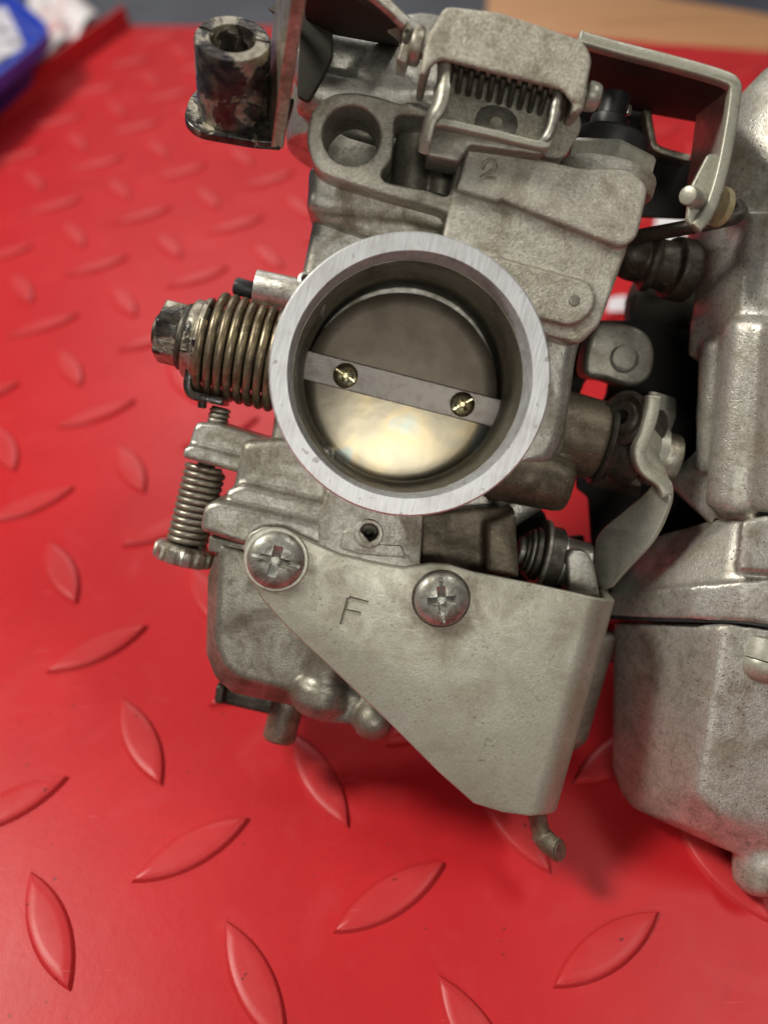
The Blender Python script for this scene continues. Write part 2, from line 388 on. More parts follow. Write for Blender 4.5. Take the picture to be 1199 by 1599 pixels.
def fuse(name, bms, mat, parent, voxel=0.055, smooth=4, post=None, factor=0.5):
    """join overlapping solids into ONE casting with soft fillets where they meet"""
    bm = bmesh.new()
    for b in bms:
        bmesh.ops.recalc_face_normals(b, faces=b.faces[:]); merge(bm, b)
    me = bpy.data.meshes.new(name); bm.to_mesh(me); bm.free()
    o = bpy.data.objects.new(name, me); COL.objects.link(o)
    r = o.modifiers.new('r', 'REMESH'); r.mode = 'VOXEL'; r.voxel_size = voxel; r.use_smooth_shade = True
    s = o.modifiers.new('s', 'SMOOTH'); s.iterations = smooth; s.factor = factor
    me2 = evalmesh(o); bpy.data.objects.remove(o); bpy.data.meshes.remove(me)
    me2.name = name
    return link(name, me2, mat, parent, angle=180)
def cut(o, cutter_bms, solver='EXACT', angle=40):
    bm = bmesh.new()
    for b in cutter_bms:
        bmesh.ops.recalc_face_normals(b, faces=b.faces[:]); merge(bm, b)
    me = bpy.data.meshes.new('cut'); bm.to_mesh(me); bm.free(); c = bpy.data.objects.new('cut', me); COL.objects.link(c); c.parent = o.parent
    md = o.modifiers.new('b', 'BOOLEAN'); md.object = c; md.operation = 'DIFFERENCE'; md.solver = solver
    new = evalmesh(o); o.modifiers.clear(); old = o.data; o.data = new; new.name = old.name
    bpy.data.meshes.remove(old); bpy.data.objects.remove(c)
    bm = bmesh.new(); bm.from_mesh(new)
    for f in bm.faces: f.smooth = True
    for e in bm.edges:
        e.smooth = not (len(e.link_faces) == 2 and e.calc_face_angle(0) > math.radians(angle))
    bm.to_mesh(new); bm.free()
    return o
def engrave(o, strokes, r, depth):
    bm = bmesh.new(); bm.from_mesh(o.data)
    pts = [p for st in strokes for a, b in zip(st, st[1:]) for p in [Vector(a).lerp(Vector(b), k / 12) for k in range(13)]]
    def near(c, d): return any(abs(c.x - p.x) < d and abs(c.y - p.y) < d for p in pts)
    for k in range(2):
        es = [e for e in bm.edges if (e.verts[0].co + e.verts[1].co).z / 2 > pts[0].z - 0.12 and near((e.verts[0].co + e.verts[1].co) / 2, 0.12 - 0.03 * k)]
        bmesh.ops.subdivide_edges(bm, edges=es, cuts=1, use_grid_fill=True)
    for v in bm.verts:
        if v.co.z > pts[0].z - 0.12 and near(v.co, r * 1.6):
            d = min(math.hypot(v.co.x - p.x, v.co.y - p.y) for p in pts)
            if d < r * 1.5: v.co.z -= depth * max(0, 1 - (d / (r * 1.5)) ** 2)
    for f in bm.faces: f.smooth = True
    bm.to_mesh(o.data); bm.free()
def tag(o, label=None, cat=None, group=None, kind=None):
    if label: o['label'] = label
    if cat: o['category'] = cat
    if group: o['group'] = group
    if kind: o['kind'] = kind
    return o
def empty(name, mat4, label, cat):
    o = bpy.data.objects.new(name, None); COL.objects.link(o); o.matrix_world = mat4; o.empty_display_size = 1
    return tag(o, label, cat)

BUILD_FILE = None
# ================================================================== the setting
def poly_sheet(name, pts, th, mat, parent=None, b=0.05):
    """slab whose top outline is given as world points (x, y) at height pts[0].z"""
    z = pts[0][2]
    return obj(name, plate([(p[0], p[1]) for p in pts], z, z - th, b), mat, parent)

benchm = simple('blue_grey_bench_paint', (0.045, 0.050, 0.068), 0.5, 0, 0.25, 0.25, 0.2)
bm = bmesh.new(); f = [bm.verts.new(p) for p in ((-250, -160, -1.6), (260, -160, -1.6), (260, 420, -1.6), (-250, 420, -1.6))]; bm.faces.new(f)
tag(obj('workbench_top', bm, benchm), kind='structure')

LA = Vector((-16.5, 41.6)); LB = Vector((-12.05, 58.7)); LU = (LB - LA).normalized(); LN = Vector((LU.y, -LU.x))   # foot of the side lip
tray = empty('plastic_tray', Matrix.Translation((0, 0, 0)), 'red plastic tray with raised lozenge tread and a low side lip, under the carburettors', 'tray')
NEAR = LA - LU * 66
FL = [(NEAR.x, NEAR.y), (42, NEAR.y), (42, 47.0), (32, 50.5), (21.5, 53.7), (10, 56.2), (0.5, 57.6), (LB.x + 0.1, LB.y)]
obj('tray_floor', plate(FL, 0, -1.2, 0.08), M['red'], tray)
prof = [(-0.30, -1.2), (0.02, -1.2), (0.10, -0.2), (0.10, 0.0), (0.0, 0.12), (-0.06, 0.35), (-0.12, 1.15), (-0.16, 1.30), (-0.28, 1.34), (-0.36, 1.22), (-0.36, 0.2)]
bm = bmesh.new(); rings = []
for t in np.linspace(-66, (LB - LA).length, 60):
    rings.append([bm.verts.new((LA + LU * t + LN * p[0]).to_3d() + Vector((0, 0, p[1]))) for p in prof])
for A, B in zip(rings, rings[1:]):
    for i in range(len(prof)): bm.faces.new((A[i], A[(i + 1) % len(prof)], B[(i + 1) % len(prof)], B[i]))
bm.faces.new(rings[0]); bm.faces.new(rings[-1])
obj('side_lip', bm, M['red'], tray, angle=50)

# lozenge: two arcs meeting at sharp tips, bevelled flank, faintly domed top
def lens(L, Wd, n=18):
    R = (L * L / 4 + Wd * Wd / 4) / Wd; out = []
    a = math.asin(L / 2 / R)
    for i in range(n): t = -a + 2 * a * i / n; out.append((R * math.sin(t), R * math.cos(t) - (R - Wd / 2)))
    for i in range(n): t = -a + 2 * a * i / n; out.append((-R * math.sin(t), -(R * math.cos(t) - (R - Wd / 2))))
    return out
bm = bmesh.new(); rings = []
for (l, w, h) in ((3.16, 0.96, -0.02), (3.08, 0.90, 0.015), (3.02, 0.86, 0.06), (2.95, 0.80, 0.115), (2.84, 0.72, 0.138), (2.0, 0.40, 0.146)):
    rings.append([bm.verts.new((x, y, h)) for x, y in lens(l, w)])
for A, B in zip(rings, rings[1:]):
    for i in range(len(A)): bm.faces.new((A[i], A[(i + 1) % len(A)], B[(i + 1) % len(A)], B[i]))
bm.faces.new(rings[-1])
loz0 = obj('tread_lozenge', bm, M['tread'], None, angle=60)
E1 = Vector((0.85444, 0.51955, 0)) * PITCH; E2 = Vector((0.51955, -0.85444, 0)) * PITCH
ci = CW.transposed(); first = True
for p in range(-16, 22):
    for q in range(-24, 16):
        w = E1 * p + E2 * q
        if not ((w.xy - LA).dot(LN) > 1.5 and w.x < 41 and -18 < w.y < 56.0 - 0.3 * max(0, w.x - 5)): continue
        c = ci @ (w - CAMP); u = 600 - FPX * c.x / c.z; v = 800 + FPX * c.y / c.z
        if not (-260 < u < 1400 and 0 < v < 1850): continue
        o = loz0 if first else loz0.copy()
        if not first: COL.objects.link(o)
        first = False
        o.parent = tray; o.location = w; o.rotation_euler = (0, 0, math.atan2(*(E2 if (p + q) % 2 == 0 else E1)[:2][::-1]) + random.uniform(-.015, .015))

# wooden board beyond the tray
def wood():
    m, nt, b = nmat('pale_wood'); v = coords(nt)
    mp = nt.nodes.new('ShaderNodeMapping'); mp.inputs['Scale'].default_value = (0.12, 1.6, 1); mp.inputs['Rotation'].default_value = (0, 0, 0.1); nt.links.new(v, mp.inputs[0])
    c = mix(nt, ramp(nt, noise(nt, mp.outputs[0], 0.6, 5, 0.6, 0.8), 0.3, 0.7), (0.40, 0.185, 0.08), (0.58, 0.31, 0.15))
    nt.links.new(c, b.inputs['Base Color']); b.inputs['Roughness'].default_value = 0.5
    return m
brd = [T(755, 74, -0.2), T(1300, 108, -0.2), T(1480, 92, -0.2), T(1250, 32, -0.2), T(1050, -2, -0.2), T(900, -24, -0.2), T(765, -40, -0.2)]
tag(poly_sheet('wooden_board', [(p.x, p.y, p.z) for p in brd], 1.3, wood()), 'pale wooden board lying beyond the far edge of the red tray', 'board')

# blue bin and crumpled paper at the top left corner
blue = simple('blue_plastic', (0.012, 0.045, 0.42), 0.28, 0, 0.12, 1.0, 0.03)
white = simple('white_paper', (0.74, 0.72, 0.74), 0.7, 0, 0.05, 0.6, 0.2)
hb = 3.0
cn = T(86, 47, hb); a_ = T(-5, 121, hb); b_ = T(27, -4, hb)
d1 = (a_ - cn); d2 = (b_ - cn)
q = [cn, cn + d1 * 3, cn + d1 * 3 + d2 * 3, cn + d2 * 3]
q = rnd([(p.x, p.y) for p in q], 2.4, 10)
ctr = Vector((sum(p.x for p in q) / len(q), sum(p.y for p in q) / len(q)))
def scale(pl, s): return [ctr + (p - ctr) * s for p in pl]
bin_ = empty('blue_bin', Matrix.Translation((ctr.x, ctr.y, -1.6)), 'blue plastic bin with a rounded rim beside the tray lip, at the top left', 'bin')
inv = Matrix.Translation((-ctr.x, -ctr.y, 1.6))
bm = bmesh.new(); rings = []
for s, z in ((0.70, -1.55), (0.78, 1.2), (0.86, hb - 0.9), (1.0, hb - 0.75), (1.0, hb), (0.96, hb + 0.08), (0.92, hb - 0.05), (0.885, hb - 1.0), (0.86, 0.6)):
    rings.append([bm.verts.new((p.x, p.y, z)) for p in scale(q, s)])
for A, B in zip(rings, rings[1:]):
    for i in range(len(A)): bm.faces.new((A[i], A[(i + 1) % len(A)], B[(i + 1) % len(A)], B[i]))
bm.faces.new(rings[0]); bm.faces.new(rings[-1]); bm.transform(inv)
obj('bin_shell', bm, blue, bin_, angle=70)
def printed(name, base, ink, sx, sy, seed):
    m, nt, b = nmat(name); v = coords(nt)
    mp = nt.nodes.new('ShaderNodeMapping'); mp.inputs['Scale'].default_value = (sx, sy, 1); mp.inputs['Location'].default_value = (seed, seed, 0); nt.links.new(v, mp.inputs[0])
    c = mix(nt, ramp(nt, noise(nt, mp.outputs[0], 1.0, 1, 0.4), 0.56, 0.60), base, ink)
    nt.links.new(c, b.inputs['Base Color']); b.inputs['Roughness'].default_value = 0.6
    return m
lb = [T(-40, 30, 2.4), T(8, 8, 2.4), T(38, 66, 1.9), T(34, 76, 1.9), T(-30, 112, 1.9)]
bm = bmesh.new(); tops = [bm.verts.new(p) for p in lb]; bots = [bm.verts.new(p - Vector((0, 0, 0.06))) for p in lb]
bm.faces.new(tops); bm.faces.new(bots)
for i in range(5): bm.faces.new((tops[i], tops[(i + 1) % 5], bots[(i + 1) % 5], bots[i]))
tag(obj('paper_label', bm, printed('printed_label', (0.60, 0.58, 0.62), (0.13, 0.12, 0.15), 0.9, 2.2, 3.1), None, smooth=False), 'white label with blurred dark print lying in the blue bin', 'label')
bm = bmesh.new(); nx, ny = 26, 22; vs = []
c0, c1, c2, c3 = T(40, -30, -1.0), T(118, -14, -1.0), T(152, 40, -1.0), T(62, 100, -1.0)
for i in range(nx):
    for j in range(ny):
        s, t = i / (nx - 1), j / (ny - 1)
        p = (c0 * (1 - s) + c1 * s) * (1 - t) + (c3 * (1 - s) + c2 * s) * t
        p = p + Vector((0.4 * math.sin(t * 9 + s), 0.5 * math.sin(s * 7), 0.5 * math.sin(s * 8 + t * 3) * math.cos(t * 6 - s * 4) + 0.45))
        vs.append(bm.verts.new(p))
for i in range(nx - 1):
    for j in range(ny - 1): bm.faces.new((vs[i * ny + j], vs[(i + 1) * ny + j], vs[(i + 1) * ny + j + 1], vs[i * ny + j + 1]))
sh = obj('crumpled_paper', bm, printed('paper_with_faint_print', (0.76, 0.72, 0.73), (0.66, 0.42, 0.42), 0.25, 1.1, 1.0), None, angle=180)
md = sh.modifiers.new('thickness', 'SOLIDIFY'); md.thickness = 0.03
tag(sh, 'crumpled white paper between the blue bin and the tray lip', 'paper')

# two printed scraps lying on the tray behind the carburettors
def scrap(name, pts, label, mat):
    ps = [T(u, v, 0.2) for u, v in pts]
    return tag(poly_sheet(name, [(p.x, p.y, 0.2) for p in ps], 0.03, mat, b=0.01), label, 'paper scrap')
redink = printed('card_with_red_print', (0.70, 0.67, 0.72), (0.62, 0.05, 0.06), 0.35, 1.3, 4.0)
scrap('paper_scrap', [(1026, 330), (1075, 338), (1068, 392), (1018, 388)], 'white paper scrap on the tray, seen below the choke link rod', white)
scrap('paper_scrap', [(950, 466), (979, 460), (976, 488), (946, 492)], 'small white scrap with red print on the tray, right of the riveted cover tab', redink)
# ================================================================== the carburettors
bank = empty('carburettor_bank', CARB, 'pair of grimy grey alloy motorcycle carburettors bolted side by side, intake mouth facing the camera', 'carburettor')
def part(name, bm, mat, parent=bank, angle=40, smooth=True): return obj(name, bm, mat, parent, smooth, angle)

# ---- intake mouth -------------------------------------------------
Z = Vector((0, 0, 1))
body_back = -6.5
ring = part('intake_ring', lathe((0, 0, 0), Z, [(2.36, -0.9), (2.375, -0.05), (2.40, 0.0), (2.72, 0.0), (2.755, -0.03), (2.75, -0.30), (2.70, -0.42), (2.55, -0.55), (2.50, -0.9)], 128, closed_prof=True), M['ringface'])
part('venturi_bore', lathe((0, 0, 0), Z, [(2.52, -0.88), (2.35, -0.88), (2.33, -1.35), (2.325, -2.35), (2.29, -2.45), (2.26, -2.66), (2.255, -4.2), (2.6, -4.2)], 128, closed_prof=True), M['bore'])
SZ = -3.02                                       # depth of the throttle shaft
sc_ = C(626, 611, SZ + 0.17)
th = part('throttle_plate', lathe((sc_.x, sc_.y, SZ - 0.05), Vector((0, 0.045, 1)), [(2.225, -0.06), (2.235, 0), (2.215, 0.02), (1.9, 0.055), (1.5, 0.085), (1.0, 0.11), (0.5, 0.125), (0, 0.13)], 96), M['plate'])
bl = C(481, 571, SZ + .17); br = C(776, 646, SZ + .17)
bar = part('throttle_shaft', box((0, 0, 0), (br - bl).length + 0.30, 0.66, 0.34, 0.03, Matrix.Translation((bl + br) / 2 - Vector((0, 0, .17))) @ Matrix.Rotation(math.atan2((br - bl).y, (br - bl).x), 4, 'Z')), M['bar'])
def screw_head(name, p, r, h, ang, mat, parent, slot=True, axis=Z, recess=0.55):
    m = frame(p, axis, Vector((0, 1, 0)))
    prof = [(r * 0.97, -0.02), (r, 0.05 * h), (r, 0.30 * h), (r * .97, .42 * h), (r * .88, .62 * h), (r * .70, .80 * h), (r * .45, .93 * h), (r * .2, .99 * h), (0, h)]
    o = part(name, lathe(p, axis, prof, 64, Vector((0, 1, 0))), mat, parent, angle=50)
    cs = []
    for k in (0, 1):
        a = ang + k * PI / 2
        w, l, d = r * 0.25, r * 1.15, h * 1.0
        hu = []
        for s, ww, ll in ((h * 1.1, w * .75, l * .62), (h * (1 - 1.15 * recess) if h < .3 else h - d * recess * 1.2, w * .35, l * .16)):
            for sx in (-1, 1):
                for sy in (-1, 1): hu.append((sx * ll, sy * ww, s))
        b = hull([Vector(x) for x in hu]); b.transform(m @ Matrix.Rotation(a, 4, 'Z')); cs.append(b)
    if slot:
        b = hull([Vector((sx * r * 0.86, sy * r * ww, s)) for s, ww in ((h * 1.1, 0.085), (h * 0.52, 0.06)) for sx in (-1, 1) for sy in (-1, 1)])
        b.transform(m @ Matrix.Rotation(ang, 4, 'Z')); cs.append(b)
    for c in cs: cut(o, [c], angle=35)
    return o
for (u, v, a) in ((540, 587, -0.35), (722, 632, 0.75)):
    p = C(u, v, SZ + 0.17)
    screw_head('shaft_screw', p, 0.285, 0.17, a, M['gold'], th, slot=True)

# ---- main casting -------------------------------------------------
def prism(pts, z0, z1, r=8, b=0.12, taper=None): return plate(px(rnd(pts, r), z0), z0, z1, b)
parts = [
    lathe((0, 0, 0), Z, [(2.36, -0.85), (2.47, -0.85), (2.50, -1.1), (2.62, -2.2), (2.7, -4.2), (2.7, -5.6), (2.26, -5.6), (2.26, -4.2), (2.37, -1.0)], 96, closed_prof=True),
    # tall column behind the mouth, upper left
    prism([(497, 300), (620, 330), (720, 372), (720, 600), (520, 640), (440, 560), (470, 430)], -2.3, -5.2, 14, 0.25),
    # right shoulder of the body
    prism([(720, 372), (925, 420), (925, 500), (905, 545), (893, 620), (885, 700), (850, 760), (780, 800), (700, 600)], -1.9, -5.2, 14, 0.25),
    # lower body down to the bowl flange
    prism([(440, 560), (520, 640), (700, 640), (880, 680), (862, 790), (800, 830), (795, 905), (660, 880), (500, 840), (420, 700)], -2.6, -5.2, 12, 0.25),
]
M_ = lambda *a: [C(*x) for x in a]
bodyo = fuse('body_casting', [*parts], M['cast'], bank, 0.06, 6)
borecut = lambda: cyl((0, 0, 1), (0, 0, -4.1), 2.44, 2.44, 0.01, 96)
cut(bodyo, [borecut()], 'FAST', 60)
# brown shaft boss right of the mouth and the drum under it
ax = Vector((1, 0, 0)); spz = SZ
def SX(u): return C(u, 611 + (u - 626) * 0.25, spz)
S0 = SX(626)
def sp(u): return Vector((SX(u).x, S0.y, spz))
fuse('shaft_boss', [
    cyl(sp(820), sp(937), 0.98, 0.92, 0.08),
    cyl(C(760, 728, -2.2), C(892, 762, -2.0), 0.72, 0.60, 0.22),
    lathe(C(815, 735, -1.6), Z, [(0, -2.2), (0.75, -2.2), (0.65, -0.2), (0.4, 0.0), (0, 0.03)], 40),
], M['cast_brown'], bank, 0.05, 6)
urn = fuse('upper_right_neck', [prism([(868, 500), (912, 512), (903, 560), (893, 640), (884, 690), (860, 730), (790, 740), (780, 600)], -1.5, -4, 14, 0.3)], M['cast'], bank, 0.06, 6)
cut(urn, [borecut()], 'FAST', 60)

# pad with the pilot hole below the mouth
pad = part('pilot_pad', plate(px(rnd([(512, 765), (662, 795), (655, 905), (500, 880), (497, 815)], 5), -1.02), -1.02, -3.2, 0.03, holes=[circ(C2(577, 833, -1.02), 0.185, 32)][:1]), M['cast'])
part('pilot_jet', lathe(C(577, 833, -1.7), Z, [(0, -0.5), (0.185, -0.5), (0.185, 0.0), (0.10, 0.0), (0.07, -0.2), (0, -0.2)], 32), M['steel_dark'], pad)
part('pad_rim', plate(circ(C2(576, 834, -1.0), 0.31, 40), -0.975, -1.3, 0.02, holes=[circ(C2(577, 833, -1.0), 0.20, 32)]), M['cast'], pad)
part('pad_step', plate(px(rnd([(536, 832), (548, 826), (562, 828), (580, 850), (628, 852), (634, 872), (560, 866), (530, 856)], 4), -0.99), -0.99, -1.2, 0.02), M['cast'], pad)
# dark recess and web between pad and right drum
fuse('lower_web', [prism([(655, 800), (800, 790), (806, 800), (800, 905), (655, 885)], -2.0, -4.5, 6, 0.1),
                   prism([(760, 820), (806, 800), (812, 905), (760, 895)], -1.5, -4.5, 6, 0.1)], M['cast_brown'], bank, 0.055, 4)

# ---- cover block stamped 2 ---------------------------------------
cov = fuse('slide_cover', [
    plate(px(rnd([(733, 222, 6), (905, 262, 12), (985, 262, 20), (1014, 292, 16), (996, 372, 22), (972, 388, 12), (795, 318, 4), (786, 312, 4), (778, 316, 4), (712, 296, 4)], 4), -0.50), -0.50, -3.6, 0.07),
    plate(px(rnd([(716, 250, 4), (985, 300, 8), (982, 385, 18), (962, 440, 8), (937, 508, 10), (905, 540, 14), (840, 520), (700, 420), (692, 372, 4)], 6), -0.72), -0.72, -3.6, 0.07),
    plate(px(rnd([(730, 400, 4), (780, 402, 4), (925, 442, 26), (932, 478, 26), (900, 512, 24), (850, 500, 4), (760, 480)], 8), -0.60), -0.60, -1.2, 0.035),
], M['cast_cover'], bank, 0.04, 2)
cut(cov, [borecut()], 'FAST', 60)
part('rivet_dot', plate(circ(C2(897, 469, -0.56), 0.115, 28), -0.575, -0.75, 0.02), M['bowl'], cov)
def stroke(pts, z, w=0.035, d=0.055, n=5):
    P_ = catmull([C(u, v, z) for u, v in pts], n, False) if len(pts) > 2 else [C(u, v, z) for u, v in pts]
    return sweep(P_, w, 8, flat=1.0)
two = [(754, 262), (757, 254), (764, 249), (772, 251), (775, 259), (771, 266), (762, 271), (754, 276), (752, 278)]
engrave(cov, [[C(u, v, -0.50) for u, v in two], [C(u, v, -0.50) for u, v in ((752, 278), (762, 277), (772, 279))]], 0.024, 0.06)

# ---- lug with the big bore and the pocket ------------------------
lugz = -0.85
lugo = px(catmull([(480, 212), (488, 175), (512, 151), (545, 144), (585, 149), (628, 162), (690, 172), (735, 182), (735, 262), (722, 300), (712, 336), (680, 325), (600, 303), (540, 285), (500, 268), (484, 240)], 6), lugz)
pocket = px(catmull([(619, 184), (640, 180), (680, 186), (716, 196), (716, 250), (705, 296), (694, 306), (668, 297), (620, 288), (600, 282), (597, 268), (611, 248), (616, 215)], 5), lugz)
lug = part('mounting_lug', plate(lugo, lugz, -2.7, 0.07, holes=[circ(C2(549, 212, lugz), 0.575, 56), pocket]), M['cast_cover'])
part('lug_bore_floor', cyl(C(552, 222, -2.75), C(552, 222, -2.55), 0.9), M['bowl'], lug)
fuse('lug_rib', [cyl(C(655, 170, -2.35), C(640, 330, -2.35), 0.46), cyl(C(700, 190, -2.2), C(684, 320, -2.2), 0.30), prism([(600, 170), (735, 190), (715, 320), (590, 290)], -2.4, -3.0, 5, 0.1)], M['bowl'], bank, 0.05, 4)
# stepped neck below the lug
fuse('upper_neck', [prism([(482, 255), (700, 300), (705, 365), (640, 345), (560, 338), (500, 332), (478, 325), (480, 305)], -1.55, -5.0, 12, 0.22),
                    prism([(480, 296), (560, 318), (700, 352), (700, 400), (600, 380), (490, 340), (477, 322)], -1.8, -5.0, 12, 0.22)], M['cast'], bank, 0.055, 6)
# round diaphragm cap and its ribbed top
fuse('diaphragm_cap', [
    lathe(C(610, 205, -4.6), Vector((0, 1, 0)), [(0, -1.0), (2.3, -1.0), (2.45, -0.5), (2.45, 0.5), (2.3, 1.0), (1.9, 1.5), (0, 1.8)], 80),
    cyl(C(468, 142, -2.6), C(700, 192, -2.6), 0.52, 0.50, 0.15),
    cyl(C(466, 90, -3.0), C(690, 132, -3.0), 0.66, 0.62, 0.15),
    prism([(486, 60), (690, 100), (690, 230), (486, 200)], -3.1, -5, 12, 0.3),
    lathe(C(672, 70, -5.2), Vector((0, 0.6, 1)), [(0, -1.5), (1.25, -1.5), (1.25, -0.2), (1.05, 0.05), (0, 0.15)], 64),
], M['cast'], bank, 0.06, 7)

# ---- lower left: lid step, bowl flange, bowl ---------------------
def yprism(pts, z0, z1, r=10, b=0.1): return plate(px(rnd(pts, r), z0), z0, z1, b)
fuse('bowl_flange', [
    yprism([(378, 688, 14), (440, 684), (520, 700), (520, 830), (360, 800), (362, 770)], -1.75, -5.0, 10, 0.22),
    yprism([(352, 766, 10), (380, 756), (530, 792), (525, 840), (352, 806)], -1.5, -5.0, 8, 0.12),
    yprism([(318, 790, 12), (338, 782, 8), (520, 824), (528, 870), (390, 856), (312, 830, 8)], -1.25, -5.2, 8, 0.12),
    yprism([(360, 800), (530, 845), (528, 880), (390, 862)], -1.35, -5.2, 8, 0.12),
], M['cast'], bank, 0.05, 5)
part('gasket_collar', yprism([(327, 836), (392, 851), (388, 880), (325, 862)], -1.6, -3.0, 6, 0.06), M['bowl'])
bz = -1.55
def lp(pts, z): return [C(u, v, z) for u, v in pts]
bowl = fuse('float_bowl', [
    hull(lp([(338, 862), (560, 905), (930, 985)], bz - .3) + lp([(345, 850), (560, 900), (925, 980)], bz) +
         lp([(338, 1005), (352, 1040), (375, 1058), (560, 1105), (700, 1130), (880, 1080)], bz) +
         lp([(325, 900), (322, 1020), (336, 1058), (362, 1082), (480, 1108)], bz - .45) +
         lp([(345, 880), (350, 1030), (390, 1066), (880, 1100), (900, 960)], -5.2)),
    lathe(C(513, 1035, -1.75), Vector((0, -1, 0)), [(0, -0.6), (0.48, -0.6), (0.52, 0.35), (0.66, 0.5), (0.68, 0.85), (0.5, 1.15), (0.25, 1.25), (0, 1.28)], 40),
    hull([C(u, v, z) for u, v in ((470, 1070), (560, 1085), (550, 1132), (500, 1128)) for z in (-1.4, -3.0)]),
    blob(C(583, 1122, -1.5), 0.47, (1, 1.05, 1.1)), cyl(C(600, 1040, -1.9), C(583, 1120, -1.6), 0.44),
    lathe(C(915, 1010, -3.4), Vector((0, -1, 0)), [(0, -0.5), (0.62, -0.5), (0.62, 2.2), (0.45, 2.5), (0, 2.55)], 40),
], M['bowl'], bank, 0.055, 8)
# drain, foot plate and stud beneath
fuse('drain_plate', [yprism([(343, 1072), (470, 1102), (466, 1128), (336, 1098)], -3.3, -4.4, 4, 0.06), yprism([(338, 1070), (352, 1073), (348, 1103), (334, 1098)], -3.1, -4.4, 4, 0.05)], M['steel_dark'], bank, 0.045, 2)
part('drain_stud', lathe(C(448, 1105, -3.4), Vector((0.0, -1, 0.12)), [(0, -0.2), (0.40, -0.2), (0.40, 0.75), (0.33, 0.84), (0.24, 0.86), (0.20, 0.80), (0, 0.80)], 40), M['cast_brown'])

# ---- F bracket ---------------------------------------------------
fz = -0.88
foldx = C(902, 1090, fz).x - 0.33
ftop = C(945, 937, fz); r_f = 0.75
ol = [(380, 855), (391, 833), (410, 824), (443, 826), (476, 841), (531, 866), (586, 879), (630, 887), (674, 880), (702, 882), (740, 894), (840, 914), (925, 933)]
olb = [(843, 1275), (828, 1276), (785, 1270), (740, 1256), (685, 1207), (608, 1130), (520, 1047), (449, 981), (410, 937), (388, 899)]
A_ = [Vector(p) for p in px(ol, fz)]; B_ = [Vector(p) for p in px(olb, fz)]
y_t = A_[-1].y; y_b = B_[0].y
flat = [Vector((foldx + 2.3, y_t - 0.02)), Vector((foldx + 2.3, y_t - 1.6)), Vector((foldx + 1.5, y_b + 0.9)), Vector((foldx + 1.0, y_b + 0.02))]
outl = A_ + flat + B_
brk = plate(outl, fz, fz - 0.19, 0.045, res=3)
def bracket_mat():
    m = M['bracket'].copy(); m.name = 'stained_bracket_steel'; nt = m.node_tree; b = nt.nodes['Principled BSDF']; v = coords(nt)
    src = b.inputs['Base Color'].links[0].from_socket; col = src
    for (u, w, r0, r1, k) in ((693, 940, 0.55, 1.0, 0.75), (436, 876, 0.6, 0.85, 0.5), (905, 960, 0.1, 1.5, 0.3)):
        p = C(u, w, fz); d = nt.nodes.new('ShaderNodeVectorMath'); d.operation = 'DISTANCE'
        nt.links.new(v, d.inputs[0]); d.inputs[1].default_value = p
        wob = math_(nt, 'ADD', d.outputs['Value'], math_(nt, 'MULTIPLY', math_(nt, 'SUBTRACT', noise(nt, v, 3.5, 5, 0.7), 0.5), 0.9))
        f = math_(nt, 'MULTIPLY', ramp(nt, wob, r0, r1, (1, 1, 1, 1), (0, 0, 0, 1)), k)
        col = mix(nt, f, col, (0.15, 0.115, 0.075))
    for rot, sc, th in ((0.75, (0.5, 9, 1), 0.70), (-0.35, (0.4, 10, 1), 0.72)):
        mp = nt.nodes.new('ShaderNodeMapping'); mp.inputs['Rotation'].default_value = (0, 0, rot); mp.inputs['Scale'].default_value = sc; nt.links.new(v, mp.inputs[0])
        col = mix(nt, math_(nt, 'MULTIPLY', ramp(nt, noise(nt, mp.outputs[0], 1.7, 3, 0.55, 0.5), th, th + 0.05), 0.5), col, (0.72, 0.71, 0.66))
    nt.links.new(col, b.inputs['Base Color']); return m
brko = part('fixing_bracket', brk, bracket_mat(), angle=35)
F1 = [[(545, 934), (533, 976)], [(545, 934), (576, 942)], [(540, 954), (564, 959)]]
for a, b in F1: cut(brko, [sweep([C(a[0], a[1], fz + 0.01), C(b[0], b[1], fz + 0.01)], 0.046, 8)], 'EXACT', 35)
# refine across the fold, then bend it backwards
brk = bmesh.new(); brk.from_mesh(brko.data)
for k in range(0, 34):
    bmesh.ops.bisect_plane(brk, geom=brk.verts[:] + brk.edges[:] + brk.faces[:], plane_co=(foldx - 0.05 + k * 0.04, 0, 0), plane_no=(1, 0, 0))
bmesh.ops.triangulate(brk, faces=[f for f in brk.faces if len(f.verts) > 4])
for v in brk.verts:
    s = v.co.x - foldx
    if s > 0:
        d = fz - v.co.z                        # depth below the outer skin
        R_ = r_f; a = min(s / R_, math.radians(82)); rest = max(0, s - R_ * math.radians(82))
        v.co.x = foldx + (R_ - d) * math.sin(a) + rest * math.cos(a)
        v.co.z = fz - R_ + (R_ - d) * math.cos(a) - rest * math.sin(a)
for f in brk.faces: f.smooth = True
for e in brk.edges: e.smooth = not (len(e.link_faces) == 2 and e.calc_face_angle(0) > math.radians(35))
brk.to_mesh(brko.data); brk.free()
p = C(432, 874, fz); screw_head('bracket_screw', p + Vector((0, 0, 0.05)), 0.60, 0.25, -0.02, M['screw'], brko)
part('screw_washer', lathe(p, Z, [(0.3, 0.0), (0.66, 0.0), (0.68, 0.03), (0.66, 0.06), (0.3, 0.06)], 56, closed_prof=True), M['bracket'], brko)
p = C(689, 935, fz); screw_head('bracket_screw', p + Vector((0, 0, 0.03)), 0.57, 0.26, -1.25, M['screw'], brko)
part('screw_washer', lathe(p, Z, [(0.3, 0.0), (0.60, 0.0), (0.62, 0.02), (0.60, 0.045), (0.3, 0.045)], 56, closed_prof=True), M['steel_dark'], brko)
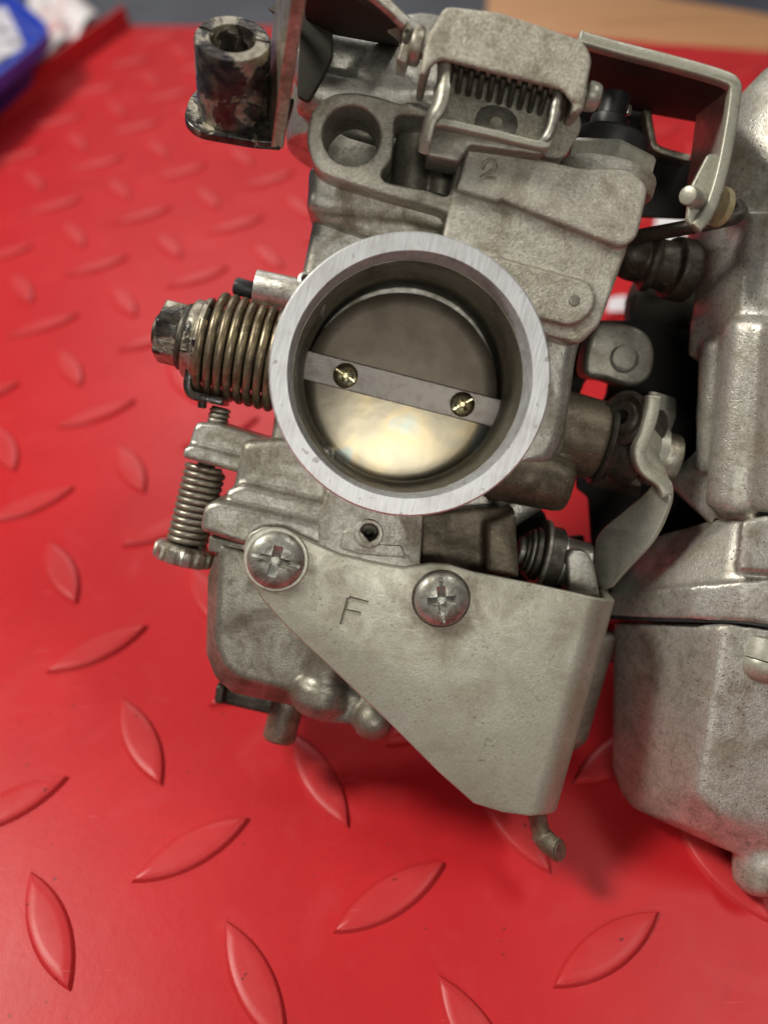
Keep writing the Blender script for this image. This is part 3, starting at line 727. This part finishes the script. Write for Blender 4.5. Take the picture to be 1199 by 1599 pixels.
part('hook_tab', sweep(catmull([C(838, 1262, -1.25), C(842, 1290, -1.3), C(851, 1312, -1.25), C(868, 1326, -1.1), C(876, 1330, -1.0)], 5, False), [0.22] * 8 + [0.27] * 10 + [0.23] * 3, 12, flat=0.8), M['cast_brown'], brko)

# ---- throttle return spring assembly on the left ------------------
A0 = lambda u: sp(u)
part('shaft_stud', cyl(A0(243), A0(440), 0.36, 0.36, 0.05, 32), M['steel_dark'])
nut = part('shaft_nut', hexa(A0(252), A0(288), 0.74, 0.07, 6, 0.25), M['worn'])
part('lock_washer', lathe(A0(286), ax, [(0.3, 0), (0.72, 0), (0.76, 0.05), (0.76, 0.12), (0.72, 0.17), (0.3, 0.17)], 48, closed_prof=True), M['steel_dark'])
part('spring_seat', lathe(A0(298), ax, [(0.3, 0), (0.86, 0), (0.90, 0.05), (0.90, 0.20), (0.98, 0.26), (1.0, 0.36), (0.94, 0.42), (0.3, 0.42)], 56, closed_prof=True), M['worn'])
part('return_spring', helix(A0(326), A0(446), 1.10, 8.0, 0.098, 36, a0=1.2), M['spring'])
part('spring_core', cyl(A0(315), A0(450), 0.80, 0.80), M['steel_dark'])
def strap(pts, th, z0, z1, b=0.03, n=5, mat4=None, round_=True):
    P_ = [Vector(C2(u, v, (z0 + z1) / 2 if False else z0)) for u, v in pts]
    P_ = [Vector(p) for p in (catmull([(p.x, p.y) for p in P_], n, False) if round_ else [(p.x, p.y) for p in P_])]
    L_, R_ = [], []
    for i, p in enumerate(P_):
        if 0 < i < len(P_) - 1:
            t1 = (P_[i] - P_[i - 1]).normalized(); t2 = (P_[i + 1] - P_[i]).normalized(); t = (t1 + t2).normalized(); k = 1 / max(0.5, t.dot(t1))
        else: t = (P_[min(i + 1, len(P_) - 1)] - P_[max(0, i - 1)]).normalized(); k = 1
        nn = Vector((-t.y, t.x)) * th / 2 * k; L_.append(p + nn); R_.append(p - nn)
    return plate(L_ + R_[::-1], z0, z1, b)
part('stop_lever', strap([(297, 555), (296, 580), (293, 602), (300, 617), (322, 622), (349, 628)], 0.19, -2.45, -3.45, 0.05), M['chipped'])
part('lever_pin', cyl(C(318, 618, -2.75), C(316, 638, -2.75), 0.10), M['steel_dark'])
# idle screw: thread, boss, compression spring and knurled knob
it = C(345, 640, -2.9); ib = C(289, 862, -2.9); idir = (ib - it)
iscrew = part('idle_screw', helix(it, it + idir * 0.30, 0.20, 9, 0.045, 20), M['steel'])
part('screw_core', cyl(it - idir * .015, ib, 0.205), M['steel_dark'], iscrew)
fuse('idle_screw_boss', [
    yprism([(305, 659, 10), (335, 660), (408, 683), (440, 690), (440, 760), (372, 738), (292, 702)], -2.2, -3.8, 8, 0.12),
    yprism([(286, 700, 8), (300, 694), (380, 716), (440, 720), (440, 775), (368, 738), (284, 716, 6)], -2.05, -3.9, 6, 0.10),
], M['cast'], bank, 0.045, 4)
part('idle_spring', helix(it + idir * 0.40, it + idir * 0.945, 0.415, 12, 0.072, 26, a0=.5), M['spring_grey'])
kn = part('idle_knob', lathe(it + idir * 0.945, idir, [(0, 0), (0.50, 0.0), (0.62, 0.03), (0.70, 0.10), (0.70, 0.36), (0.66, 0.42), (0.40, 0.46), (0, 0.46)], 96,
     radial=lambda a, r: r * (1 - (0.075 * max(0, math.cos(a * 12)) ** 0.6 if r > 0.55 else 0))), M['steel'])
# drilled tube end and black plug behind it
part('vent_tube', lathe(C(398, 447, -1.9), Vector((1, 0.05, -0.05)), [(0.24, 0), (0.335, 0), (0.35, 0.02), (0.35, 1.55), (0.24, 1.55), (0.22, 0.3)], 40, closed_prof=True), M['cast_brown' if False else 'cast'])
part('tube_plug', cyl(C(404, 447, -1.95), C(440, 456, -1.95), 0.25), M['cast'])
part('black_cap', cyl(C(366, 446, -3.2), C(400, 456, -3.2), 0.20, 0.20, 0.07), M['black'])
part('vent_boss', lathe(C(478, 436, -1.7), Vector((0, 0.3, 1)), [(0, -0.8), (0.17, -0.8), (0.17, 0), (0.10, 0.02), (0.09, -0.2), (0, -0.2)], 28), M['cast'])

# ---- top left: bushing on its bracket ----------------------------
b0 = C(366, 172, -1.35); b1 = C(364, 60, -0.12); up = (b1 - b0).normalized(); H = (b1 - b0).length
Fm = frame(b0, up, Vector((0, 0, 1)))          # local x = to the right
if (Fm.to_3x3() @ Vector((1, 0, 0))).x < 0: Fm = Fm @ Matrix.Rotation(PI, 4, 'Z')
cb = part('choke_bracket', plate(rnd([(-0.90, -0.55, .3), (-0.55, -0.85, .5), (0.6, -0.80, .1), (1.10, -0.70, .05), (1.10, 0.75, .05), (0.5, 0.85, .3), (-0.55, 0.85, .6), (-0.95, 0.3, .5)], 0.4, 8), 0.0, -0.20, 0.04, mat4=Fm), M['chipped'])
arm = plate(rnd([(-0.72, -0.20), (0.85, -0.20), (0.85, 3.6), (-0.60, 3.6)], 0.15), 0.13, -0.13, 0.04, res=3)
arm.transform(Fm @ Matrix.Translation((1.05, 0, 0)) @ Matrix.Rotation(0.10, 4, 'Y') @ Matrix.Translation((-1.05, 0, 0)) @ Matrix.Translation((1.05, 0, 0)) @ Matrix.Translation((0, -.72, 0)) @ Matrix.Rotation(0.30, 4, 'Z') @ Matrix.Translation((0, .72, 0)) @ Matrix(((0, 0, 1, 0), (1, 0, 0, 0), (0, 1, 0, 0), (0, 0, 0, 1))) )
armo = part('bracket_arm', arm, M['steel'], cb)
bush = part('bushing', lathe(b0, up, [(0.72, 0.0), (0.72, H - 0.05), (0.69, H), (0.44, H), (0.42, H - 0.05), (0.42, 0.02)], 64, Vector((0, 0, 1)), closed_prof=True), M['chipped'], cb)
cut(bush, [box((0, 0, 0), 0.5, 0.09, 0.16, 0.01, Fm @ Matrix.Translation((-0.62, 0.12, H)) @ Matrix.Rotation(-.15, 4, 'Z')), box((0, 0, 0), 0.34, 0.07, 0.10, 0.01, Fm @ Matrix.Translation((0.58, 0.10, H)))])
part('bushing_end', cyl(b0 + up * 0.1, b0 + up * (H - 0.55), 0.43), M['steel_dark'], bush)
# slanted sheet of the bracket, seen from below, ending in a small ear
def slab(quad, th=0.16):
    q = [Vector(p) for p in quad]; n = (q[1] - q[0]).cross(q[3] - q[0]).normalized() * th / 2
    return hull([p + n for p in q] + [p - n for p in q])
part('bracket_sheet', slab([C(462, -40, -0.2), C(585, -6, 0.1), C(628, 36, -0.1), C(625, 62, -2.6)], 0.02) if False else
     hull([p + d for p in (C(470, -60, 0.2), C(588, -6, 0.15), C(632, 34, 0.0), C(624, 66, -2.4), C(482, 40, -2.4)) for d in (Vector((0, 0.10, 0)), Vector((0, -0.10, 0)))]), M['soot_brown'], cb)  # shade and dirt of the underside are in the dark colour
part('bracket_side', plate(px(rnd([(470, -20), (520, -20), (520, 90), (500, 130), (482, 160), (464, 150), (468, 60)], 6), -1.9), -1.9, -2.05, 0.04), M['soot_brown'], cb)  # inner side of the sheet, its shadow painted as dark colour
part('sheet_edge', sweep([C(560, -22, 0.22), C(588, -4, 0.2), C(612, 16, 0.12), C(634, 38, 0.05)], 0.13, 10), M['steel'], cb)
part('bracket_ear', strap([(612, 18), (630, 34), (637, 52), (634, 74), (627, 96)], 0.19, 0.02, -0.75, 0.04), M['steel'], cb)

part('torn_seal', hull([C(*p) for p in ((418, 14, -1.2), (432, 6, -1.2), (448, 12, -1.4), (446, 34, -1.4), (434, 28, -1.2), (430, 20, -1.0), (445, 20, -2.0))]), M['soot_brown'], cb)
# ---- spring housing on top ---------------------------------------
hz = 0.25
hou = fuse('spring_housing', [
    plate(px(rnd([(694, 8, 14), (780, 18, 6), (912, 62, 16), (926, 92, 12), (912, 160, 6), (893, 158, 4), (880, 140, 10), (690, 92, 12), (676, 100, 8), (664, 118, 4), (655, 116, 4), (668, 60, 10)], 8), hz), hz, hz - 0.16, 0.05),
    plate(px(rnd([(694, 8, 12), (780, 18), (912, 62, 14), (924, 90, 12), (912, 76), (780, 38), (700, 24)], 6), hz), hz - 0.05, hz - 1.5, 0.05),
    plate(px(rnd([(668, 50), (694, 22), (702, 30), (682, 60), (668, 118), (655, 116)], 6), hz), hz - 0.05, hz - 1.5, 0.04),
    plate(px(rnd([(908, 60), (924, 88), (913, 172), (896, 176), (902, 120)], 6), hz), hz - 0.05, hz - 1.5, 0.04),
], M['housing'], bank, 0.04, 4)
pin0 = C(645, 78, -0.25); pin1 = C(937, 156, -0.25)
part('housing_pin', cyl(pin0, pin1, 0.13), M['steel'], hou)
part('pin_head', cyl(C(914, 149, -0.25), C(936, 155, -0.25), 0.28, 0.26, 0.08), M['bracket'], hou)
part('pin_collar', cyl(C(641, 70, -0.2), C(660, 75, -0.2), 0.36, 0.36, 0.10), M['steel'], hou)
part('pin_washer', cyl(C(630, 64, -0.2), C(640, 67, -0.2), 0.26, 0.26, 0.05), M['steel_dark'], hou)
part('choke_spring', helix(C(700, 104, -0.50), C(900, 158, -0.50), 0.37, 12.5, 0.062, 28, a0=.3), M['steel_dark'], hou)
ub = part('spring_stirrup', strap([(676, 192), (700, 192), (770, 208), (846, 226), (858, 218), (866, 190)], 0.15, 0.05, -0.9, 0.04), M['bracket'], hou)
part('stirrup_leg', sweep(catmull([C(694, 96, -0.05), C(692, 130, 0.0), C(686, 165, 0.02), C(672, 190, 0.0), C(664, 222, -0.1), C(662, 238, -.2)], 5, False), [0.15] * 6 + [0.19] * 8 + [0.16] * 7 + [.14] * 5, 12, flat=0.6), M['bracket'], ub)
part('stirrup_leg', sweep(catmull([C(872, 146, -0.05), C(868, 170, 0.02), C(862, 200, 0.02), C(850, 222, -0.05), C(838, 232, -0.3)], 5, False), 0.105, 12), M['screw'], ub)
# shelf under the stirrup and flange behind the spring
part('stirrup_plate', plate(px(rnd([(668, 196), (852, 230), (848, 244), (735, 228), (716, 254), (668, 244)], 4), -0.15), -0.15, -1.1, 0.05), M['bowl'], ub)  # darker alloy colour carries the shadow below the strap
part('back_flange', plate(px(rnd([(700, 90), (900, 150), (910, 200), (880, 250), (700, 215), (680, 180)], 14), -0.62), -0.62, -2.6, 0.05), M['housing'])
part('flange_washer', lathe(C(775, 194, -0.60), Vector((0, .3, 1)), [(0.12, -0.2), (0.42, -0.2), (0.42, 0.05), (0.36, 0.08), (0.14, 0.08)], 36, closed_prof=True), M['bowl'])

# ---- plunger, collar, nut on top of the cover ---------------------
ydir = Vector((0, 1, 0))
part('plunger_nut', lathe(C(940, 292, -1.9), ydir, [(0, 0), (0.98, 0), (1.0, 0.05), (1.0, 0.62), (0.93, 0.70), (0, 0.70)], 6, up=Vector((0.5, 0, 1))), M['bracket'], angle=20)
part('plunger_seat', cyl(C(940, 300, -1.9), C(940, 300, -1.9) + ydir * 0.45, 1.05, 1.05, 0.1, 48), M['cast_cover'])
part('plunger_collar', lathe(C(948, 250, -1.9), ydir, [(0, 0), (0.76, 0), (0.78, 0.04), (0.78, 0.46), (0.72, 0.52), (0, 0.52)], 56), M['black'])
part('plunger_stem', lathe(C(948, 205, -1.9), ydir, [(0, -0.1), (0.40, -0.1), (0.40, 0.25), (0.30, 0.30), (0.30, 0.75), (0, 0.75)], 40), M['black'])
part('plunger_rod', cyl(C(977, 180, -2.0), C(980, 165, -2.0), 0.10), M['screw'])

# ---- linkage bracket top right -----------------------------------
lk = part('link_bracket', strap([(905, 56), (960, 72), (1060, 98), (1128, 118), (1148, 130), (1149, 150), (1142, 200), (1130, 262), (1118, 305), (1105, 335), (1088, 356)], 0.24, -0.35, -0.62, 0.05, n=5), M['bracket'])
# top web running back, its shaded underside painted dark, with the window beyond
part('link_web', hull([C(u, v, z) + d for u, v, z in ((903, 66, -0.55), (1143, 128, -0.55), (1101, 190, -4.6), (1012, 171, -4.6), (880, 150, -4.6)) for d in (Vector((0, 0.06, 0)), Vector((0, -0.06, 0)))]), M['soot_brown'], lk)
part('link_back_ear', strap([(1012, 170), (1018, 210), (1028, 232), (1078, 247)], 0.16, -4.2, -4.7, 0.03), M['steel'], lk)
part('link_back_web', plate(px(rnd([(916, 128), (1016, 158), (1006, 232), (1082, 250), (1074, 342), (985, 338), (985, 300), (900, 230), (880, 120)], 4), -4.75), -4.75, -4.9, 0.03), M['soot'], lk)  # dark fill behind the plunger, shade of the gap in its colour
part('link_arm_face', plate(px(rnd([(1138, 240), (1118, 300), (1100, 325), (1084, 358), (1072, 344), (1080, 290), (1106, 240)], 6), -0.6), -0.6, -0.75, 0.04), M['bracket'], lk)
part('link_side', hull([C(u, v, z) + d for u, v, z in ((1146, 140, -.58), (1128, 300, -.58), (1078, 290, -3.2), (1092, 182, -3.2)) for d in (Vector((-0.08, 0, 0)), Vector((0.02, 0, 0)))]), M['bracket'], lk)
part('link_pin', cyl(C(1112, 322, -1.1), C(1073, 305, -0.15), 0.19, 0.19, 0.06), M['bracket'], lk)
part('nylon_washer', cyl(C(1118, 322, -1.0), C(1128, 325, -1.05), 0.40, 0.40, 0.04), simple('yellowed_nylon', (0.42, 0.36, 0.20), 0.5), lk)
part('link_rod', sweep(catmull([C(985, 372, -2.6), C(1010, 367, -2.3), (C(1060, 358, -1.7)), C(1110, 348, -1.3), C(1145, 340, -1.2), C(1156, 332, -1.35), C(1150, 322, -1.6)], 6, False), 0.155, 14), M['steel_dark'], lk)

# ---- throttle linkage between the carburettors --------------------
part('shaft_disc', lathe(sp(935), ax, [(0.2, 0), (0.98, 0), (1.02, 0.05), (1.0, 0.12), (0.9, 0.16), (0.86, 0.30), (0.2, 0.30)], 56, closed_prof=True), M['steel_dark'])
part('shaft_drum', lathe(sp(955), ax, [(0.2, 0), (0.70, 0), (0.84, 0.25), (0.86, 0.55), (0.82, 0.60), (0.2, 0.60)], 48, closed_prof=True), M['steel_dark'])
drum = part('drum_cap', lathe(C(972, 652, -2.2), Vector((-0.75, 0.05, 0.62)), [(0, -1.0), (0.55, -1.0), (0.60, -0.3), (0.62, -0.05), (0.52, 0.05), (0.40, 0.0), (0.34, 0.06), (0.17, 0.05), (0.15, -0.15), (0, -0.15)], 44), M['steel_dark'])
part('shaft_end', cyl(sp(1024), sp(1054), 0.60, 0.58, 0.06), M['steel'])
part('brass_washer', cyl(sp(1002), sp(1012), 0.62, 0.62, 0.04), simple('dirty_brass', (0.36, 0.27, 0.12), 0.35, 0.9))
# twisted lever: rounded head, narrow waist, long blade running down left
def blade(name, secs, mat, th=0.17):
    """secs: (left px, right px, z left, z right) pairs down a bent sheet"""
    bm = bmesh.new(); ra = []
    cs = [(C(a[0], a[1], za), C(b[0], b[1], zb)) for a, b, za, zb in secs]
    Ls = catmull([c[0] for c in cs], 5, False); Rs = catmull([c[1] for c in cs], 5, False)
    for i in range(len(Ls)):
        t = (Ls[min(i + 1, len(Ls) - 1)] - Ls[max(0, i - 1)]).normalized(); w = (Rs[i] - Ls[i]).normalized(); n = w.cross(t).normalized()
        if n.z < 0: n = -n
        e = th / 2
        ra.append([bm.verts.new(x) for x in (Ls[i] + n * e * .5, Ls[i] + w * e * .6 + n * e, Rs[i] - w * e * .6 + n * e, Rs[i] + n * e * .5, Rs[i] - n * e * .5, Rs[i] - w * e * .6 - n * e, Ls[i] + w * e * .6 - n * e, Ls[i] - n * e * .5)])
    for A, B in zip(ra, ra[1:]):
        for k in range(8): bm.faces.new((A[k], A[(k + 1) % 8], B[(k + 1) % 8], B[k]))
    bm.faces.new(ra[0]); bm.faces.new(ra[-1])
    return part(name, bm, mat, angle=50)
lev = blade('link_lever', [((1018, 612), (1050, 622), -2.0, -3.9), ((1012, 640), (1050, 650), -1.9, -3.6), ((1006, 672), (1036, 690), -1.8, -2.7), ((998, 705), (1026, 712), -1.7, -2.2),
    ((1004, 728), (1040, 738), -1.7, -1.9), ((1018, 758), (1050, 768), -2.0, -1.7), ((975, 800), (1043, 800), -2.6, -1.75), ((935, 838), (1020, 846), -2.9, -1.9), ((930, 880), (985, 885), -2.9, -2.1), ((934, 915), (955, 918), -2.9, -2.3)], M['bracket'])
part('lever_head', hull([sp(1013) + Vector((dx, 0.72 * math.cos(a), 0.72 * math.sin(a))) for dx in (0.0, 0.22) for a in [i * PI / 12 for i in range(24)]]), M['bracket'], lev)
part('lever_edge', strap([(1024, 618), (1020, 645), (1010, 680), (1000, 708), (1010, 735), (1034, 754), (1044, 775)], 0.27, -1.55, -1.95, 0.05), M['bracket'], lev)
part('lever_spring_tab', plate(px(rnd([(884, 872, 6), (892, 858, 12), (918, 862, 14), (928, 880, 8), (938, 935, 4), (888, 930, 4)], 6), -2.1), -2.1, -2.9, 0.08), M['cast'])
# washers and bush in the hollow left of the lever
hx = C(838, 862, -2.9)
for (u, r, t, m_) in ((808, 0.34, 0.16, 'bowl'), (816, 0.48, 0.10, 'steel_dark'), (823, 0.56, 0.09, 'bowl'), (829, 0.62, 0.16, 'steel_dark'), (840, 0.86, 0.12, 'bowl'), (847, 0.74, 0.36, 'steel_dark'), (870, 0.62, 0.10, 'screw'), (876, 0.56, 0.6, 'bowl')):
    q0 = C(u, 866 + (u - 838) * 0.25, -2.9)
    part('pivot_washer', lathe(q0, ax, [(0, 0), (r - .03, 0), (r, 0.03), (r, t - .03), (r - .03, t), (0, t)], 44), M[m_])
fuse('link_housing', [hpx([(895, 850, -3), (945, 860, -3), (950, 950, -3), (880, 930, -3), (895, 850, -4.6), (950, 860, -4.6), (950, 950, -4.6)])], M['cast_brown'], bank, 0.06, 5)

# ---- pieces in the gap between the two carburettors, blackest ones added as deep shade and rubber ----------
ear = plate(px(catmull([(918, 540), (930, 512), (948, 503), (985, 508), (1010, 520), (1022, 545), (1020, 578), (1008, 596), (985, 604), (950, 594), (915, 584)], 5), -3.0), -3.0, -3.9, 0.12, holes=[])
part('casting_ear', ear, M['bowl'])
part('ear_bore', lathe(C(975, 560, -3.0), Vector((0, .15, 1)), [(0, -0.2), (0.34, -0.2), (0.34, 0.02), (0.30, 0.05), (0.27, 0.03), (0.26, -0.03), (0, -0.03)], 36), M['bowl'])
fuse('fuel_pipe_joint', [cyl(C(975, 398, -3.2), C(1072, 425, -3.4), 0.52, 0.60), cyl(C(1008, 408, -3.2), C(1020, 411, -3.2), 0.68), cyl(C(1045, 418, -3.3), C(1075, 425, -3.4), 0.72), blob(C(990, 402, -3.1), 0.55)], M['steel_dark'], bank, 0.05, 4)
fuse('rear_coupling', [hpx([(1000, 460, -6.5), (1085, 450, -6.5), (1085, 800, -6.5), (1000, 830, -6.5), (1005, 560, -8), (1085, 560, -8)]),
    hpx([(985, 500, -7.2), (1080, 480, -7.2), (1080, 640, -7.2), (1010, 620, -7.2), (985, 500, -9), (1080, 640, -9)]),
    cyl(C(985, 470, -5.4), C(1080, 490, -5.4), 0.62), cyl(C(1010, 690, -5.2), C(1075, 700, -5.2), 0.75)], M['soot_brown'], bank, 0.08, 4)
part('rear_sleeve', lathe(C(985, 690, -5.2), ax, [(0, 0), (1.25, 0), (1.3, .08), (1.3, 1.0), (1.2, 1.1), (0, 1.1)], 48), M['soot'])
part('rear_shaft_cover', hpx([(960, 690, -4.2), (1000, 690, -4.2), (1000, 760, -4.2), (920, 740, -4.2), (1000, 690, -6), (1000, 800, -6), (930, 780, -6)]), M['cast_brown'])
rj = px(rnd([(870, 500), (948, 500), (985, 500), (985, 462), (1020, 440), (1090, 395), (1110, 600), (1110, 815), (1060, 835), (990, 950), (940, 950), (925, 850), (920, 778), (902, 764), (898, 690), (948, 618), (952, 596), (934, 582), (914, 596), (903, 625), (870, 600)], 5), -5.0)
part('rubber_joint', plate(rj, -5.0, -5.25, 0.06), M['soot'])  # black sheet added for the deep shade and rubber behind the gap
part('hollow_backing', plate(px(rnd([(790, 785), (850, 798), (862, 832), (882, 840), (912, 836), (930, 955), (770, 930)], 5), -4.6), -4.6, -4.8, 0.05), M['soot'])  # dark sheet added as the shade of the hollow behind the washers
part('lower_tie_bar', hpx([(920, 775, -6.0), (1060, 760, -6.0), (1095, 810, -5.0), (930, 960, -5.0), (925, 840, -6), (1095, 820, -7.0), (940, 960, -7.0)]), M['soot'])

# ---- neighbouring carburettor (cut by the right edge of the photo) --
fuse('body_casting', [
    # big round cap, upper right
    lathe(C(1235, 300, -3.4), Vector((0.10, 1, 0.05)), [(0, -2.0), (1.75, -2.0), (1.85, -1.2), (2.0, 0.3), (2.0, 1.4), (1.6, 2.3), (0, 2.6)], 72),
    cyl(C(1142, 196, -3.5), C(1300, 70, -2.6), 0.35), 
    # shoulder
    hpx([(1100, 330, -3.4), (1092, 400, -3.4), (1076, 540, -3.0), (1084, 560, -3.0), (1260, 560, -1.0), (1260, 330, -1.0), (1170, 330, -1.6), (1150, 545, -1.6), (1100, 330, -6), (1090, 560, -6), (1260, 330, -6), (1260, 560, -6)]),
    hpx([(1078, 500, -2.9), (1074, 556, -2.9), (1100, 572, -2.9), (1180, 530, -1.4), (1180, 480, -1.4), (1078, 500, -5), (1082, 556, -5), (1180, 540, -5)]),
    # stem with its ribs
    hpx([(1098, 540, -3.0), (1092, 600, -3.0), (1086, 650, -3.0), (1092, 720, -3.0), (1125, 830, -2.7), (1300, 830, -1.8), (1300, 540, -1.8), (1098, 540, -6), (1092, 720, -6), (1300, 830, -6), (1300, 540, -6)]),
    cyl(C(1122, 530, -2.4), C(1116, 740, -2.4), 0.42, 0.42, .2),
    cyl(C(1178, 500, -1.7), C(1140, 800, -1.7), 0.62, 0.55, .25),
    cyl(C(1245, 500, -1.2), C(1225, 800, -1.2), 0.85, 0.80, .25),
    hpx([(1118, 630, -2.05), (1148, 636, -2.05), (1146, 650, -2.05), (1112, 646, -2.05), (1118, 630, -3), (1148, 650, -3)]),
    # webs
    hpx([(1040, 752, -3.3), (1085, 708, -3.0), (1125, 712, -2.1), (1112, 822, -2.1), (1092, 800, -2.6), (1055, 770, -3.2), (1040, 752, -4), (1090, 700, -4.5), (1120, 830, -4.5)]),
    hpx([(1112, 780, -2.0), (1170, 780, -1.4), (1200, 850, -1.0), (1140, 850, -1.8), (1112, 800, -4), (1200, 850, -4)]),
], M['cast_fine'], bank, 0.06, 16)
fuse('bowl_flange', [
    hpx([(1025, 838, -3.7), (1095, 818, -2.6), (1150, 805, -1.6), (1300, 800, -0.6), (1300, 940, -0.6), (1180, 912, -0.7), (1130, 915, -0.9), (1000, 926, -2.6), (950, 928, -3.8), (985, 865, -4.4), (1100, 820, -6), (1300, 850, -6), (960, 925, -6)]),
    hpx([(945, 932, -3.6), (1010, 922, -2.4), (1080, 915, -1.1), (1160, 908, -0.62), (1300, 912, -0.5), (1300, 985, -0.5), (1160, 970, -0.62), (1080, 967, -1.1), (1010, 966, -2.4), (945, 962, -3.6), (955, 935, -6), (955, 955, -6), (1300, 920, -6)]),
    hull([C(u, v, z) for u, v in ((1158, 815), (1200, 805), (1260, 830), (1260, 900), (1150, 892)) for z in (-0.45, -1.6)]),
], M['cast_fine'], bank, 0.055, 10)
part('bowl_gasket', hpx([(948, 962, -3.55), (1010, 966, -2.45), (1080, 967, -1.18), (1160, 970, -0.7), (1300, 990, -0.6), (1300, 994, -0.6), (1160, 974, -0.7), (1080, 971, -1.18), (1010, 970, -2.45), (950, 967, -3.55), (960, 965, -6), (1300, 980, -6)]), M['black'])
fuse('float_bowl', [
    hpx([(958, 972, -3.6), (1020, 976, -2.5), (1085, 976, -1.3), (1128, 974, -0.72), (1300, 992, -0.70), (1088, 1236, -0.85), (1112, 1285, -1.05), (1200, 1318, -1.0),
         (955, 1200, -3.4), (966, 1235, -3.1), (985, 1262, -2.8), (1030, 1150, -2.0), (1058, 1235, -1.35), (1060, 1285, -1.5), (1100, 1300, -1.2), (1095, 1200, -0.8), (1085, 1240, -0.85), (1140, 1332, -1.3), (1180, 1345, -1.2), (1300, 1370, -1.0), (1300, 1300, -0.75), (1120, 1270, -0.8),
         (970, 972, -6.5), (1000, 1180, -6.5), (1300, 1260, -6.5), (1300, 990, -6.5)]),
    lathe(C(1190, 1320, -1.55), Vector((0.05, -1, 0.1)), [(0, -0.5), (0.60, -0.5), (0.58, 0.5), (0.50, 0.92), (0.3, 1.1), (0, 1.15)], 40),
], M['cast_fine'], bank, 0.06, 26)
p = C(1192, 1036, -0.35)
part('bowl_lug', lathe(C(1196, 1020, -0.9), Vector((0, -1, 0.1)), [(0, -0.3), (0.56, -0.3), (0.58, 0.0), (0.58, 0.14), (0, 0.14)], 44), M['bracket'])
part('bowl_screw', lathe(C(1194, 1032, -0.9), Vector((0.0, -1, 0.1)), [(0, 0), (0.56, 0.0), (0.58, 0.1), (0.52, 0.28), (0.36, 0.42), (0.15, 0.48), (0, 0.49)], 44), M['bracket'])
part('flange_bolt', blob(C(962, 1010, -4.2), 0.42), M['bowl'])
